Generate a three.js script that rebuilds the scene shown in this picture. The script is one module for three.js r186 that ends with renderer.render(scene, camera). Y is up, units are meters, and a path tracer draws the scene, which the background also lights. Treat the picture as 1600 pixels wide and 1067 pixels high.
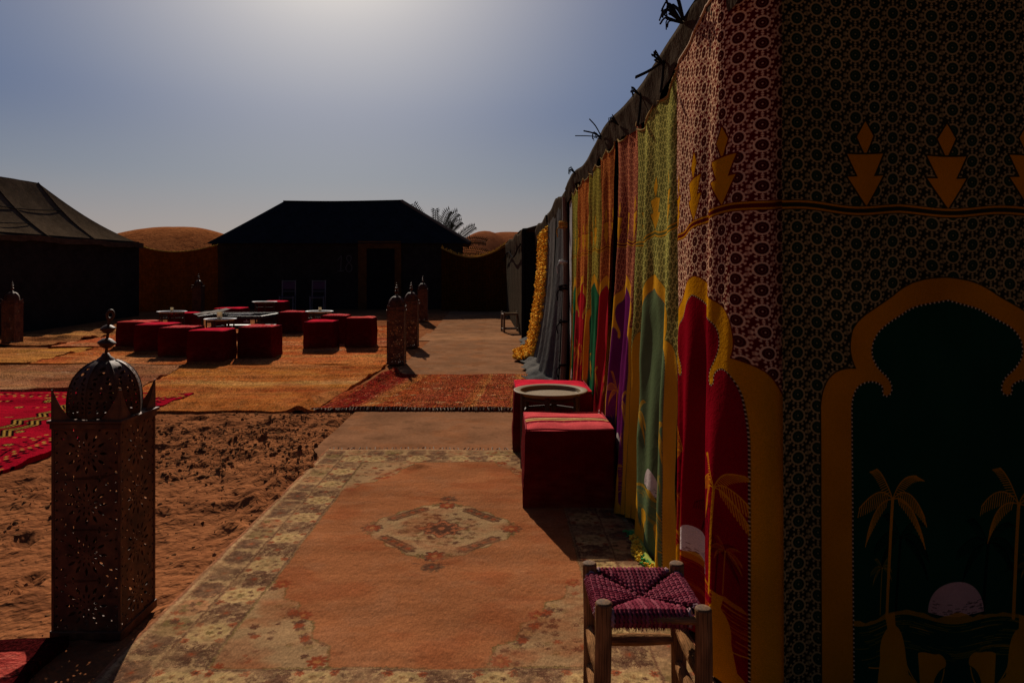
import * as THREE from 'three';
import { mergeGeometries, mergeVertices, toCreasedNormals } from 'three/addons/utils/BufferGeometryUtils.js';

// ---------------------------------------------------------------- camera, sky, sun, exposure
const scene = new THREE.Scene();
const FOV = 2 * Math.atan(533.5 / 1080) * 180 / Math.PI;
const camera = new THREE.PerspectiveCamera(FOV, 1600 / 1067, 0.05, 2500);
camera.position.set(0, 1.5, 0);
camera.setViewOffset(1600, 1067, 15, 103.5, 1600, 1067);       // shifted lens: verticals stay vertical

const SUN = new THREE.Vector3(-0.25, 0.614, -1).normalize();
{
  const W = 1024, H = 512, data = new Float32Array(W * H * 4);
  const ss = (a, b, x) => { const t = Math.min(1, Math.max(0, (x - a) / (b - a))); return t * t * (3 - 2 * t); };
  const mix3 = (a, b, t) => [0, 1, 2].map((i) => a[i] + (b[i] - a[i]) * t);
  for (let r = 0; r < H; r++) for (let c = 0; c < W; c++) {
    const el = ((r + 0.5) / H - 0.5) * Math.PI, az = ((c + 0.5) / W - 0.5) * 2 * Math.PI;
    const x = Math.cos(az) * Math.cos(el), z = Math.sin(az) * Math.cos(el), y = Math.sin(el);
    const e = el * 180 / Math.PI, d = Math.acos(Math.min(1, Math.max(-1, x * SUN.x + y * SUN.y + z * SUN.z))) * 180 / Math.PI;
    let col = mix3([0.37, 0.315, 0.285], [0.2, 0.232, 0.285], ss(1, 8.5, e));
    col = mix3(col, [0.086, 0.136, 0.258], ss(6, 14, e));
    col = mix3(col, [0.052, 0.094, 0.215], ss(13, 26, e));
    col = mix3(col, [0.02, 0.042, 0.11], ss(30, 80, e));
    const away = ss(25, 80, d);                                  // the dusty sky dims away from the sun
    col = col.map((v) => v * (1 - 0.62 * away));
    const g = 1.35 * Math.exp(-d / 8.5) + 0.12 * Math.exp(-Math.pow(d / 21, 4)) + 1.2 * Math.exp(-d / 3);
    col[0] += g; col[1] += g * 0.86; col[2] += g * 0.62;
    if (e < 0) col = mix3(col, [0.05, 0.025, 0.012], ss(0, -3, e));
    const k = (r * W + c) * 4; data[k] = col[0]; data[k + 1] = col[1]; data[k + 2] = col[2]; data[k + 3] = 1;
  }
  const sky = new THREE.DataTexture(data, W, H, THREE.RGBAFormat, THREE.FloatType);
  sky.mapping = THREE.EquirectangularReflectionMapping; sky.magFilter = sky.minFilter = THREE.LinearFilter; sky.needsUpdate = true;
  scene.background = sky; scene.environment = sky;
}
const sun = new THREE.DirectionalLight(new THREE.Color(1.0, 0.89, 0.75), 4.95);
sun.position.copy(SUN).multiplyScalar(60); sun.castShadow = true; sun.shadow.mapSize.set(4096, 4096);
Object.assign(sun.shadow.camera, { left: -40, right: 40, top: 40, bottom: -40, near: 1, far: 160 });
scene.add(sun); scene.add(sun.target);
const renderer = new THREE.WebGLRenderer({ antialias: true });
renderer.toneMapping = THREE.LinearToneMapping; renderer.toneMappingExposure = 1.0;
renderer.shadowMap.enabled = true;

// ---------------------------------------------------------------- helpers
function mulberry(a) { return () => { a |= 0; a = a + 0x6D2B79F5 | 0; let t = Math.imul(a ^ a >>> 15, 1 | a); t = t + Math.imul(t ^ t >>> 7, 61 | t) ^ t; return ((t ^ t >>> 14) >>> 0) / 4294967296; }; }
const RT = new Float32Array(65536); { const r = mulberry(77); for (let i = 0; i < 65536; i++) RT[i] = r(); }
const clamp = (x, a = 0, b = 1) => Math.min(b, Math.max(a, x)), lerp = (a, b, t) => a + (b - a) * t;
const sstep = (a, b, x) => { const t = clamp((x - a) / (b - a)); return t * t * (3 - 2 * t); };
function vn(x, y) {                                             // value noise 0..1
  const ix = Math.floor(x), iy = Math.floor(y), fx = x - ix, fy = y - iy, u = fx * fx * (3 - 2 * fx), v = fy * fy * (3 - 2 * fy);
  const a = RT[(ix & 255) | ((iy & 255) << 8)], b = RT[((ix + 1) & 255) | ((iy & 255) << 8)], c = RT[(ix & 255) | (((iy + 1) & 255) << 8)], d = RT[((ix + 1) & 255) | (((iy + 1) & 255) << 8)];
  return a + (b - a) * u + (c - a) * v + (a - b - c + d) * u * v;
}
const fbm = (x, y, n = 4) => { let s = 0, a = 0.5, t = 0; for (let i = 0; i < n; i++) { s += a * vn(x, y); t += a; x = x * 2.03 + 17.1; y = y * 2.03 + 5.3; a *= 0.5; } return s / t; };

const used = {};
function numbered(n) { const k = used[n] ?? 0; used[n] = k + 1; return k ? n + '_' + String(k).padStart(3, '0') : n; }
const shade = (o) => { o.traverse((m) => { if (m.isMesh) { m.castShadow = true; m.receiveShadow = true; } }); return o; };
function mesh(name, geo, mat, parent) { const m = new THREE.Mesh(geo, mat); m.name = parent === scene || !parent ? numbered(name) : name; (parent ?? scene).add(m); return m; }
function tag(o, label, category, group, kind) { if (label) o.userData.label = label; if (category) o.userData.category = category; if (group) o.userData.group = group; if (kind) o.userData.kind = kind; return o; }
function struct(name, geo, mat) { return tag(mesh(name, geo, mat), null, null, null, 'structure'); }
function thing(name, label, category, [x, y, z] = [0, 0, 0], turn = 0, group) { const o = new THREE.Group(); o.name = numbered(name); o.position.set(x, y, z); o.rotation.y = turn; scene.add(o); return tag(o, label, category, group); }
function copy(src, label, [x, y, z], turn = 0) { const o = src.clone(); o.name = numbered(src.name.replace(/_\d{3}$/, '')); o.position.set(x, y, z); o.rotation.y = turn; o.userData = { ...src.userData, label }; scene.add(o); return o; }
const std = (color, roughness = 0.9, extra = {}) => new THREE.MeshPhysicalMaterial({ color: new THREE.Color().setRGB(...color), roughness, side: THREE.DoubleSide, specularIntensity: roughness >= 0.85 ? 0 : roughness >= 0.7 ? 0.35 : 1, ...extra });
const merge = (list) => mergeGeometries(list.map((g) => { const q = g.index ? g.toNonIndexed() : g; for (const k of Object.keys(q.attributes)) if (!['position', 'normal', 'uv'].includes(k)) q.deleteAttribute(k); return q; }));
const V = (x, y, z) => new THREE.Vector3(x, y, z);
// a box between two corners, edges lightly chamfered by bevelled extrusion
function box(w, h, d, x = 0, y = 0, z = 0, b = 0.004) {
  b = Math.min(b, w / 3, h / 3, d / 3); const s = new THREE.Shape(); const X = w / 2 - b, Y = h / 2 - b;
  s.moveTo(-X, -Y); s.lineTo(X, -Y); s.lineTo(X, Y); s.lineTo(-X, Y); s.closePath();
  const g = new THREE.ExtrudeGeometry(s, { depth: d - 2 * b, bevelEnabled: true, bevelThickness: b, bevelSize: b, bevelSegments: 1 }); g.translate(x, y, z - d / 2 + b); return g;
}
function tube(pts, r, seg = 24, rad = 7) { return new THREE.TubeGeometry(new THREE.CatmullRomCurve3(pts), seg, r, rad); }
function rod(a, b, r0, r1 = r0, n = 10, bow = 0) {              // a slightly irregular stick from a to b
  const d = b.clone().sub(a), L = d.length(), g = new THREE.CylinderGeometry(r1, r0, L, n, 8); g.translate(0, L / 2, 0);
  const p = g.attributes.position; for (let i = 0; i < p.count; i++) { const t = p.getY(i) / L; p.setX(i, p.getX(i) + bow * Math.sin(t * Math.PI)); }
  g.computeVertexNormals(); g.applyQuaternion(new THREE.Quaternion().setFromUnitVectors(V(0, 1, 0), d.normalize())); g.translate(a.x, a.y, a.z); return g;
}
// grid surface from a function (u,v) -> [x,y,z]; uv from fuv or (u,v)
function surf(nu, nv, f, fuv) {
  const pos = [], uv = [], idx = [];
  for (let j = 0; j <= nv; j++) for (let i = 0; i <= nu; i++) { const u = i / nu, v = j / nv; pos.push(...f(u, v)); uv.push(...(fuv ? fuv(u, v) : [u, v])); }
  for (let j = 0; j < nv; j++) for (let i = 0; i < nu; i++) { const a = j * (nu + 1) + i, b = a + 1, c = a + nu + 1, d = c + 1; idx.push(a, b, d, a, d, c); }
  const g = new THREE.BufferGeometry(); g.setAttribute('position', new THREE.Float32BufferAttribute(pos, 3)); g.setAttribute('uv', new THREE.Float32BufferAttribute(uv, 2)); g.setIndex(idx); g.computeVertexNormals(); return g;
}
function canvas(w, h) { const c = document.createElement('canvas'); c.width = w; c.height = h; return [c, c.getContext('2d')]; }
function tex(c, srgb = true, repeat) { const t = new THREE.CanvasTexture(c); if (srgb) t.colorSpace = THREE.SRGBColorSpace; t.wrapS = t.wrapT = THREE.RepeatWrapping; if (repeat) t.repeat.set(...repeat); t.magFilter = THREE.LinearFilter; return t; }
function pixels(ctx, w, h, f) { const im = ctx.getImageData(0, 0, w, h), d = im.data, o = [0, 0, 0]; for (let y = 0; y < h; y++) for (let x = 0; x < w; x++) { const k = (y * w + x) * 4; o[0] = d[k]; o[1] = d[k + 1]; o[2] = d[k + 2]; f(x, y, o); d[k] = o[0]; d[k + 1] = o[1]; d[k + 2] = o[2]; d[k + 3] = 255; } ctx.putImageData(im, 0, 0); }
const rgb = (c) => `rgb(${c[0] | 0},${c[1] | 0},${c[2] | 0})`;
function grey(w, h, f) { const [c, x] = canvas(w, h); pixels(x, w, h, (px, py, o) => { const v = f(px, py) * 255; o[0] = o[1] = o[2] = v; }); return c; }
// tiling noise in a w x h tile (period p cells, blended by wrapping the lattice at 256)
const tileN = (x, y, w, cells, oct = 3) => { let s = 0, a = 0.5, t = 0, c = cells; for (let i = 0; i < oct; i++) { const ux = x / w * c, uy = y / w * c; const ix = Math.floor(ux), iy = Math.floor(uy), fx = ux - ix, fy = uy - iy, u = fx * fx * (3 - 2 * fx), v = fy * fy * (3 - 2 * fy); const R = (p, q) => RT[(((p % c) + c) % c * 7 + i * 31 & 255) | ((((q % c) + c) % c * 13 + i * 57 & 255) << 8)]; s += a * (R(ix, iy) * (1 - u) * (1 - v) + R(ix + 1, iy) * u * (1 - v) + R(ix, iy + 1) * (1 - u) * v + R(ix + 1, iy + 1) * u * v); t += a; a *= 0.5; c *= 2; } return s / t; };
const weaveBump = tex(grey(256, 256, (x, y) => { const a = ((x >> 2) + (y >> 2)) & 1; return 0.35 + 0.3 * a * Math.abs(Math.sin(x * Math.PI / 4)) + 0.3 * (1 - a) * Math.abs(Math.sin(y * Math.PI / 4)) + 0.2 * (tileN(x, y, 256, 32) - 0.5); }), false);
const crepeBump = tex(grey(512, 512, (x, y) => clamp(0.5 + 0.75 * (tileN(x, y, 512, 24, 3) - 0.5) + 0.35 * (tileN(x * 1, y, 512, 90, 2) - 0.5))), false);
const rep = (t, u, v) => { const c = t.clone(); c.repeat.set(u, v); c.needsUpdate = true; return c; };

// ---------------------------------------------------------------- ground, paths, dunes
const ground0 = (X, D) => 0.22 * sstep(17, 25, D);
const pathEdge = (D) => lerp(-1.44, -1.62, sstep(5.5, 5.95, D));
const onPath = (X, D) => sstep(pathEdge(D) - 0.05, pathEdge(D) + 0.05, X) * (1 - sstep(24, 26, D));
function groundY(X, D) {
  let y = ground0(X, D), p = onPath(X, D);
  const rugs = sstep(7.3, 7.7, D) * (1 - sstep(19, 21, D)) * (1 - sstep(1, 3, X)) + sstep(4.6, 4.9, D) * sstep(-3.6, -3.9, X);
  const rough = sstep(-4.6, -3.2, X) * sstep(3.6, 4.8, D) * (1 - sstep(7.2, 7.7, D)) * 0.9 + sstep(-1.9, -1.62, X) * sstep(7.6, 6, D) * 0.5;
  let n = 0.05 * (fbm(X * 0.9 + 3, D * 0.9, 3) - 0.5) + 0.03 * (fbm(X * 3 + 9, D * 3, 3) - 0.5);
  const ch = fbm(X * 8 + 40, D * 8 + 3, 3); n += rough * (0.11 * Math.pow(Math.max(0, ch - 0.4), 1.1) + 0.045 * (fbm(X * 14, D * 15 + 9, 2) - 0.5));
  for (const [fx, fd, fa] of [[-2.3, 3.35, 0.3], [-2.7, 3.9, 0.5], [-2.15, 4.3, 0.2], [-2.6, 4.9, 0.4], [-2.0, 5.4, 0.1], [-3.2, 3.3, 0.9], [-3.5, 4.1, 0.7], [-2.2, 6.3, 0.3], [-2.75, 2.95, 0.6]]) { const dx = X - fx, dd = D - fd; if (dx * dx + dd * dd < 0.1) { const u = dx * Math.cos(fa) + dd * Math.sin(fa), w = dd * Math.cos(fa) - dx * Math.sin(fa), q = Math.hypot(u / 0.055, w / 0.14); n += -0.022 * sstep(1, 0.7, q) + 0.012 * Math.exp(-Math.pow((q - 1.25) / 0.28, 2)) + (q < 1 ? 0.003 * Math.sin(w * 150) : 0); } }
  n += 0.012 * (fbm(X * 12 + 70, D * 12, 2) - 0.5);
  n += 0.006 * Math.sin(42 * (D * 0.8 - X * 0.35)) * sstep(0.25, 0.05, Math.abs(X + 2.55 + 0.5 * (D - 3.3))) * sstep(4.2, 3.8, D);   // a ribbed footprint trail
  n *= 1 - 0.85 * clamp(rugs);
  const far = sstep(25, 45, D); n *= 1 - far; 
  y += n - 0.012; return lerp(y, ground0(X, D) - 0.05, p);
}
const sandMap = (() => {
  const S = 1024, [c, x] = canvas(S, S);
  pixels(x, S, S, (px, py, o) => { const a = tileN(px, py, S, 5, 5), b = tileN(px + 300, py + 99, S, 60, 3), g = RT[(px * 57 + py * 131) & 65535]; const m = clamp(0.5 + (a - 0.5) * 1.5 + (b - 0.5) * 0.7), s = 0.92 + 0.16 * g, dk = sstep(0.6, 0.72, tileN(px + 50, py, S, 26, 3)) * 0.35; o[0] = lerp(lerp(146, 178, m), 88, dk) * s; o[1] = lerp(lerp(92, 118, m), 54, dk) * s; o[2] = lerp(lerp(60, 78, m), 38, dk) * s; });
  return tex(c);
})();
const sandBump = tex(grey(1024, 1024, (x, y) => clamp(0.5 + (tileN(x, y, 1024, 12, 5) - 0.5) * 0.8 + (tileN(x, y, 1024, 70, 3) - 0.5) * 0.6 + 0.3 * Math.max(0, tileN(x + 40, y, 1024, 110, 2) - 0.6))), false);
{
  const axis = (list) => { const r = []; for (const [a, b, s] of list) for (let v = a; v < b - s * 0.4; v += s) r.push(v); r.push(list[list.length - 1][1]); return r; };
  const xs = axis([[-900, -80, 82], [-80, -14, 6], [-14, -5, 0.2], [-5, -1.2, 0.035], [-1.2, 1.3, 0.25], [1.3, 6, 0.7], [6, 60, 9], [60, 900, 84]]);
  const ds = axis([[-60, 1, 3], [1, 2.3, 0.1], [2.3, 8, 0.035], [8, 19, 0.14], [19, 30, 0.5], [30, 100, 7], [100, 1500, 100]]);
  const pos = [], uv = [], idx = [], n = xs.length;
  for (const d of ds) for (const x of xs) { pos.push(x, groundY(x, d), -d); uv.push(x / 2.6, d / 2.6); }
  for (let j = 0; j < ds.length - 1; j++) for (let i = 0; i < n - 1; i++) { const a = j * n + i; idx.push(a, a + 1, a + n + 1, a, a + n + 1, a + n); }
  const g = new THREE.BufferGeometry(); g.setAttribute('position', new THREE.Float32BufferAttribute(pos, 3)); g.setAttribute('uv', new THREE.Float32BufferAttribute(uv, 2)); g.setIndex(idx); g.computeVertexNormals();
  struct('ground', g, std([0.63, 0.575, 0.535], 1, { map: sandMap, bumpMap: sandBump, bumpScale: 0.03 }));
}
// trampled clods
{
  const r = mulberry(5), g0 = new THREE.IcosahedronGeometry(1, 1), p = g0.attributes.position;
  for (let i = 0; i < p.count; i++) { const q = V(p.getX(i), p.getY(i), p.getZ(i)); const k = 0.72 + 0.5 * vn(q.x * 2.1 + 7 + q.z, q.y * 2.3 + 3 * q.z + 11); p.setXYZ(i, q.x * k, q.y * k * 0.72, q.z * k); }
  g0.computeVertexNormals();
  const list = [];
  for (let i = 0; i < 160000 && list.length < 15000; i++) {
    const X = -7 + 5.55 * r(), D = 2.6 + 5.1 * r();
    if (D > 7.55 || (X < -3.7 && D > 4.7) || X > (D < 5.8 ? -1.49 : -1.6) || (X < -1.5 && X > -1.92 && D < 3.2)) continue;
    const w = sstep(-4.4, -3.2, X) * sstep(3.4, 4.6, D), cl = fbm(X * 1.3 + 31, D * 1.3, 3);
    if (r() > (0.045 + w * 0.17) * sstep(0.36, 0.62, cl) + 0.03) continue;
    list.push([X, D, (0.0026 + 0.0125 * Math.pow(r(), 6)) * (0.7 + 0.6 * w), r()]);
  }
  const im = new THREE.InstancedMesh(g0, std([1, 1, 1], 1), list.length), m = new THREE.Matrix4(), q = new THREE.Quaternion(), c = new THREE.Color();
  list.forEach(([X, D, s, k], i) => { q.setFromEuler(new THREE.Euler(k * 0.6, k * 40, k * 0.7)); m.compose(V(X, groundY(X, D) + s * 0.08, -D), q, V(s * (0.9 + k * 0.7), s * 0.55, s)); im.setMatrixAt(i, m); const d = 0.32 + 0.5 * ((k * 7.3) % 1); im.setColorAt(i, c.setRGB(0.3 * d, 0.135 * d, 0.06 * d)); });
  im.name = 'sand_clods'; im.castShadow = im.receiveShadow = true; scene.add(im);
  tag(im, 'dark crumbly clods of trampled earth scattered over the bare sand beside the path', 'clods', null, 'stuff');
}
// concrete strips
{
  const S = 1024, make = (base, seed) => { const [c, x] = canvas(S, S); pixels(x, S, S, (px, py, o) => { const a = fbm(px / 120 + seed, py / 120 + seed, 5), b = fbm(px / 8 + seed, py / 8, 3), g = RT[(px * 91 + py * 37) & 65535]; let k = 0.86 + (a - 0.5) * 0.26 + (b - 0.5) * 0.16 + (g - 0.5) * 0.06; const stain = sstep(0.64, 0.74, fbm(px / 75 + seed * 3, py / 60 + 4, 4)) * 0.1; k *= 1 - stain; const sand = sstep(0.52, 0.68, fbm(px / 130 + 60 + seed, py / 130, 4)); o[0] = lerp(base[0], 164, sand * 0.28) * k; o[1] = lerp(base[1], 108, sand * 0.28) * k; o[2] = lerp(base[2], 72, sand * 0.28) * k; }); return tex(c); };
  const cb = rep(sandBump, 1, 1);
  const slab = (d0, d1, xl, map, tone) => { const g = surf(24, 60, (u, v) => { const D = lerp(d0, d1, v), x0 = xl + 1.62 + pathEdge(D) + 0.025 * (fbm(D * 2.2, 3, 3) - 0.5), X = lerp(x0, 0.95, u); return [X, ground0(X, D) + 0.002 + 0.004 * (fbm(X * 2, D * 2, 2) - 0.5), -D]; }, (u, v) => [u * 1.1, lerp(d0, d1, v) / 2.4]); struct('concrete_path', g, std(tone, 0.95, { map, bumpMap: cb, bumpScale: 0.003 })); };
  const m1 = make([158, 122, 98], 2), m2 = make([160, 126, 102], 9);
  slab(-3, 8.9, -1.62, m1, [0.86, 0.69, 0.54]); slab(8.915, 15.85, -1.67, m2, [0.84, 0.68, 0.54]); slab(15.87, 17.75, -1.95, m1, [1.1, 0.93, 0.72]); slab(17.77, 24.4, -1.85, m2, [0.86, 0.7, 0.55]);
}
// dunes behind the camp
function dune(peaks, x0, x1, d0, d1, tone, nu = 120, nv = 70) {
  const g = surf(nu, nv, (u, v) => { const X = lerp(x0, x1, u), D = lerp(d0, d1, v); let y = 0; for (const [px, pd, h, sx, sd, pw] of peaks) { const ax = Math.abs(X - px - 0.25 * (D - pd) * 0.4) / sx, ad = (D - pd) / (D < pd ? sd : sd * 0.55); y = Math.max(y, h * Math.exp(-Math.pow(ax, pw ?? 2) - ad * ad)); } y += 0.35 * (fbm(X * 0.08, D * 0.08, 3) - 0.5) * sstep(0, 3, y); y += 0.1 * (fbm(X * 0.5, D * 0.5, 3) - 0.5) * sstep(0.5, 3, y); const ed = Math.min(u, 1 - u, v, 1 - v); return [X, y * sstep(0, 0.12, ed) - 0.3, -D]; }, (u, v) => [lerp(x0, x1, u) / 6, lerp(d0, d1, v) / 6]);
  struct('dune', g, std(tone, 1, { map: sandMap, bumpMap: sandBump, bumpScale: 0.08 }));
}
dune([[-42.5, 90, 8.1, 13.5, 16, 2.6]], -95, -5, 55, 125, [0.95, 0.8, 0.62]);
dune([[-4.6, 190, 14.0, 13, 26, 2], [4, 215, 15.2, 30, 30, 2.4], [-16, 190, 8, 14, 25, 2]], -80, 100, 120, 300, [0.78, 0.66, 0.62]);  // farthest dunes: distance haze is mixed into their tone
dune([[-6, 80, 5.4, 9, 12, 2.2], [4, 84, 5.2, 12, 10, 2.2]], -45, 50, 52, 112, [0.82, 0.69, 0.55]);

// ---------------------------------------------------------------- tents
const fabricMap = (() => { const S = 512, [c, x] = canvas(S, S); pixels(x, S, S, (px, py, o) => { const k = 200 + 60 * (tileN(px, py, S, 6, 4) - 0.5) + 40 * (tileN(px, py * 0.25, S, 128, 1) - 0.5) + 26 * (tileN(px * 0.25, py, S, 128, 1) - 0.5); o[0] = k; o[1] = k * 0.985; o[2] = k * 0.96; }); return tex(c); })();
const fabric = (c, r = 1) => std(c, r, { map: fabricMap, bumpMap: crepeBump, bumpScale: 0.006 });
const M = {
  blackCloth: fabric([0.05, 0.046, 0.044]), roofBrown: fabric([0.15, 0.105, 0.07]), navyCloth: fabric([0.028, 0.034, 0.042]), rim: fabric([0.09, 0.068, 0.05]), cord: std([0.02, 0.018, 0.018], 0.9),
  ochreTrim: fabric([0.17, 0.08, 0.03]), doorDark: fabric([0.02, 0.022, 0.028]), greyPanel: fabric([0.5, 0.49, 0.49]),
};
const sub = (t) => (name, geo, mat) => { geo.translate(-t.position.x, -t.position.y, -t.position.z); return mesh(name, geo, mat, t); };
const ripple = (a, b) => 0.035 * (fbm(a * 0.9, b * 0.6, 3) - 0.5) + 0.02 * (vn(a * 3.1 + 7, b * 0.5) - 0.5);
// a wall of cloth from (x0,d0) to (x1,d1), bottom y0 to top y1
function wallGeo(x0, d0, x1, d1, y0, y1, nu = 40, nv = 16, off = 0, billow = 0.05) {
  const L = Math.hypot(x1 - x0, d1 - d0), nx = (d1 - d0) / L, nd = -(x1 - x0) / L;
  return surf(nu, nv, (u, v) => { const s = u * L, y = lerp(y0, y1, v), o = off + billow * Math.sin(Math.PI * v) * Math.sin(u * Math.PI) * 0.7 + ripple(s + x0 * 3, y) * Math.min(1, 0.3 + v * 2 * (1 - v) * 2); const X = lerp(x0, x1, u) - nx * o, D = lerp(d0, d1, u) - nd * o; return [X, y + ground0(X, D) * (1 - v) * 0, -D]; }, (u, v) => [u * L / 1.1, v * (y1 - y0) / 1.1]);
}
// ---- left tent: long side faces the courtyard
{
  const A = [-12.95, 15.2], B = [-12.0, 22.8], RA = [-15.6, 12], top = 2.6;
  const t = thing('tent', 'dark brown tent at far left with pale seams and a sagging sunlit roof', 'tent', [-14, 0, -17]); const part = sub(t);
  const A0 = [-13.65, 9.6];
  part('wall', wallGeo(A0[0], A0[1], B[0], B[1], -0.1, top, 90, 16), M.blackCloth);
  part('end_wall', wallGeo(B[0], B[1], -17, 23.4, -0.1, top, 20, 8), M.blackCloth);
  // roof: seamed strips from ridge to eave, then the hip
  const eave = (k) => [lerp(A0[0], B[0], k) + 0.12, lerp(A0[1], B[1], k)], ridge = (k) => { const e = eave(k); return [e[0] - 1.95, e[1] + 0.24]; };
  const ks = [0.0, 0.14, 0.28, 0.42, 0.56, 0.705, 0.842], rh = 4.3;
  for (let i = 0; i < ks.length - 1; i++) part('roof_panel', surf(14, 16, (u, v) => { const k = lerp(ks[i], ks[i + 1], u), e = eave(k), r = ridge(k), sag = -0.16 * Math.sin(Math.PI * v) - 0.03 * Math.sin(Math.PI * u) * Math.sin(Math.PI * v) - 0.03 * Math.sin(u * Math.PI) * (1 - v); return [lerp(e[0], r[0], v), lerp(top - 0.1, rh, v) + sag + ripple(k * 13, v * 3) * 0.7, -lerp(e[1], r[1], v)]; }, (u, v) => [lerp(ks[i], ks[i + 1], u) * 12, v * 2.4]), M.roofBrown);
  const kr = ks[6], re = ridge(kr);
  part('roof_panel', surf(16, 16, (u, v) => { const e0 = eave(lerp(kr, 1.0, u)), r = re; const sag = -0.17 * Math.sin(Math.PI * v) - 0.04 * Math.sin(u * Math.PI) * (1 - v); return [lerp(e0[0], r[0], v), lerp(top - 0.1, rh, v) + sag, -lerp(e0[1], r[1], v)]; }, (u, v) => [u * 1.9, v * 2.4]), M.roofBrown);
  part('roof_panel', surf(10, 12, (u, v) => { const e0 = [lerp(B[0] + 0.12, -17, u), lerp(B[1], 23.5, u)], r = [lerp(re[0], -17, u), re[1]]; return [lerp(e0[0], r[0], v), lerp(top - 0.1, rh, v) - 0.17 * Math.sin(Math.PI * v), -lerp(e0[1], r[1], v)]; }), M.roofBrown);
  part('roof_panel', surf(20, 6, (u, v) => { const r = ridge(u * kr); return [r[0] - v * 3, rh - v * 1.6, -r[1] - 0.2 * v]; }), M.roofBrown);
  for (const k of ks.slice(1)) part('roof_seam', tube([0, 0.2, 0.4, 0.6, 0.8, 1].map((v) => { const e = eave(k), r = ridge(k); return V(lerp(e[0], r[0], v), lerp(top - 0.1, rh, v) - 0.15 * Math.sin(Math.PI * v) + 0.01, -lerp(e[1], r[1], v)); }), 0.016, 24, 6), M.roofBrown);
  for (const [k0, k1, v0] of [[0.42, 0.7, 0.3], [0.57, 0.84, 0.62]]) part('roof_rope', tube([0, 0.25, 0.5, 0.75, 1].map((s) => { const k = lerp(k0, k1, s), v = v0 - 0.06 * Math.sin(Math.PI * s), e = eave(k), r = ridge(k); return V(lerp(e[0], r[0], v) + 0.03, lerp(top - 0.1, rh, v) - 0.15 * Math.sin(Math.PI * v) - 0.1 * Math.sin(Math.PI * v) + 0.08, -lerp(e[1], r[1], v)); }), 0.014, 30, 5), M.cord);
  part('valance', surf(120, 3, (u, v) => { const e = eave(u); return [e[0] + 0.03, top - 0.06 - v * (0.13 + 0.04 * vn(u * 60, 1)) + 0.02 * Math.sin(u * 40), -e[1]]; }, (u, v) => [u * 12, v * 0.2]), M.roofBrown);
  const fr = (d) => { const k = (d - A0[1]) / (B[1] - A0[1]); return lerp(A0[0], B[0], k) + 0.06; };
  for (const [d0, d1] of [[16.0, 16.32], [14.6, 14.9]]) part('door_frame', wallGeo(fr(d0) + 0.02, d0, fr(d1) + 0.02, d1, 0, 2.5, 4, 8, 0, 0), M.ochreTrim);
  part('door_frame', wallGeo(fr(14.6) + 0.03, 14.6, fr(16.32) + 0.03, 16.32, 2.3, 2.56, 8, 3, 0, 0), M.ochreTrim);
  part('door_flap', wallGeo(fr(14.9) + 0.01, 14.9, fr(16) + 0.01, 16, 0, 2.3, 8, 8), M.doorDark);
}
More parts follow.
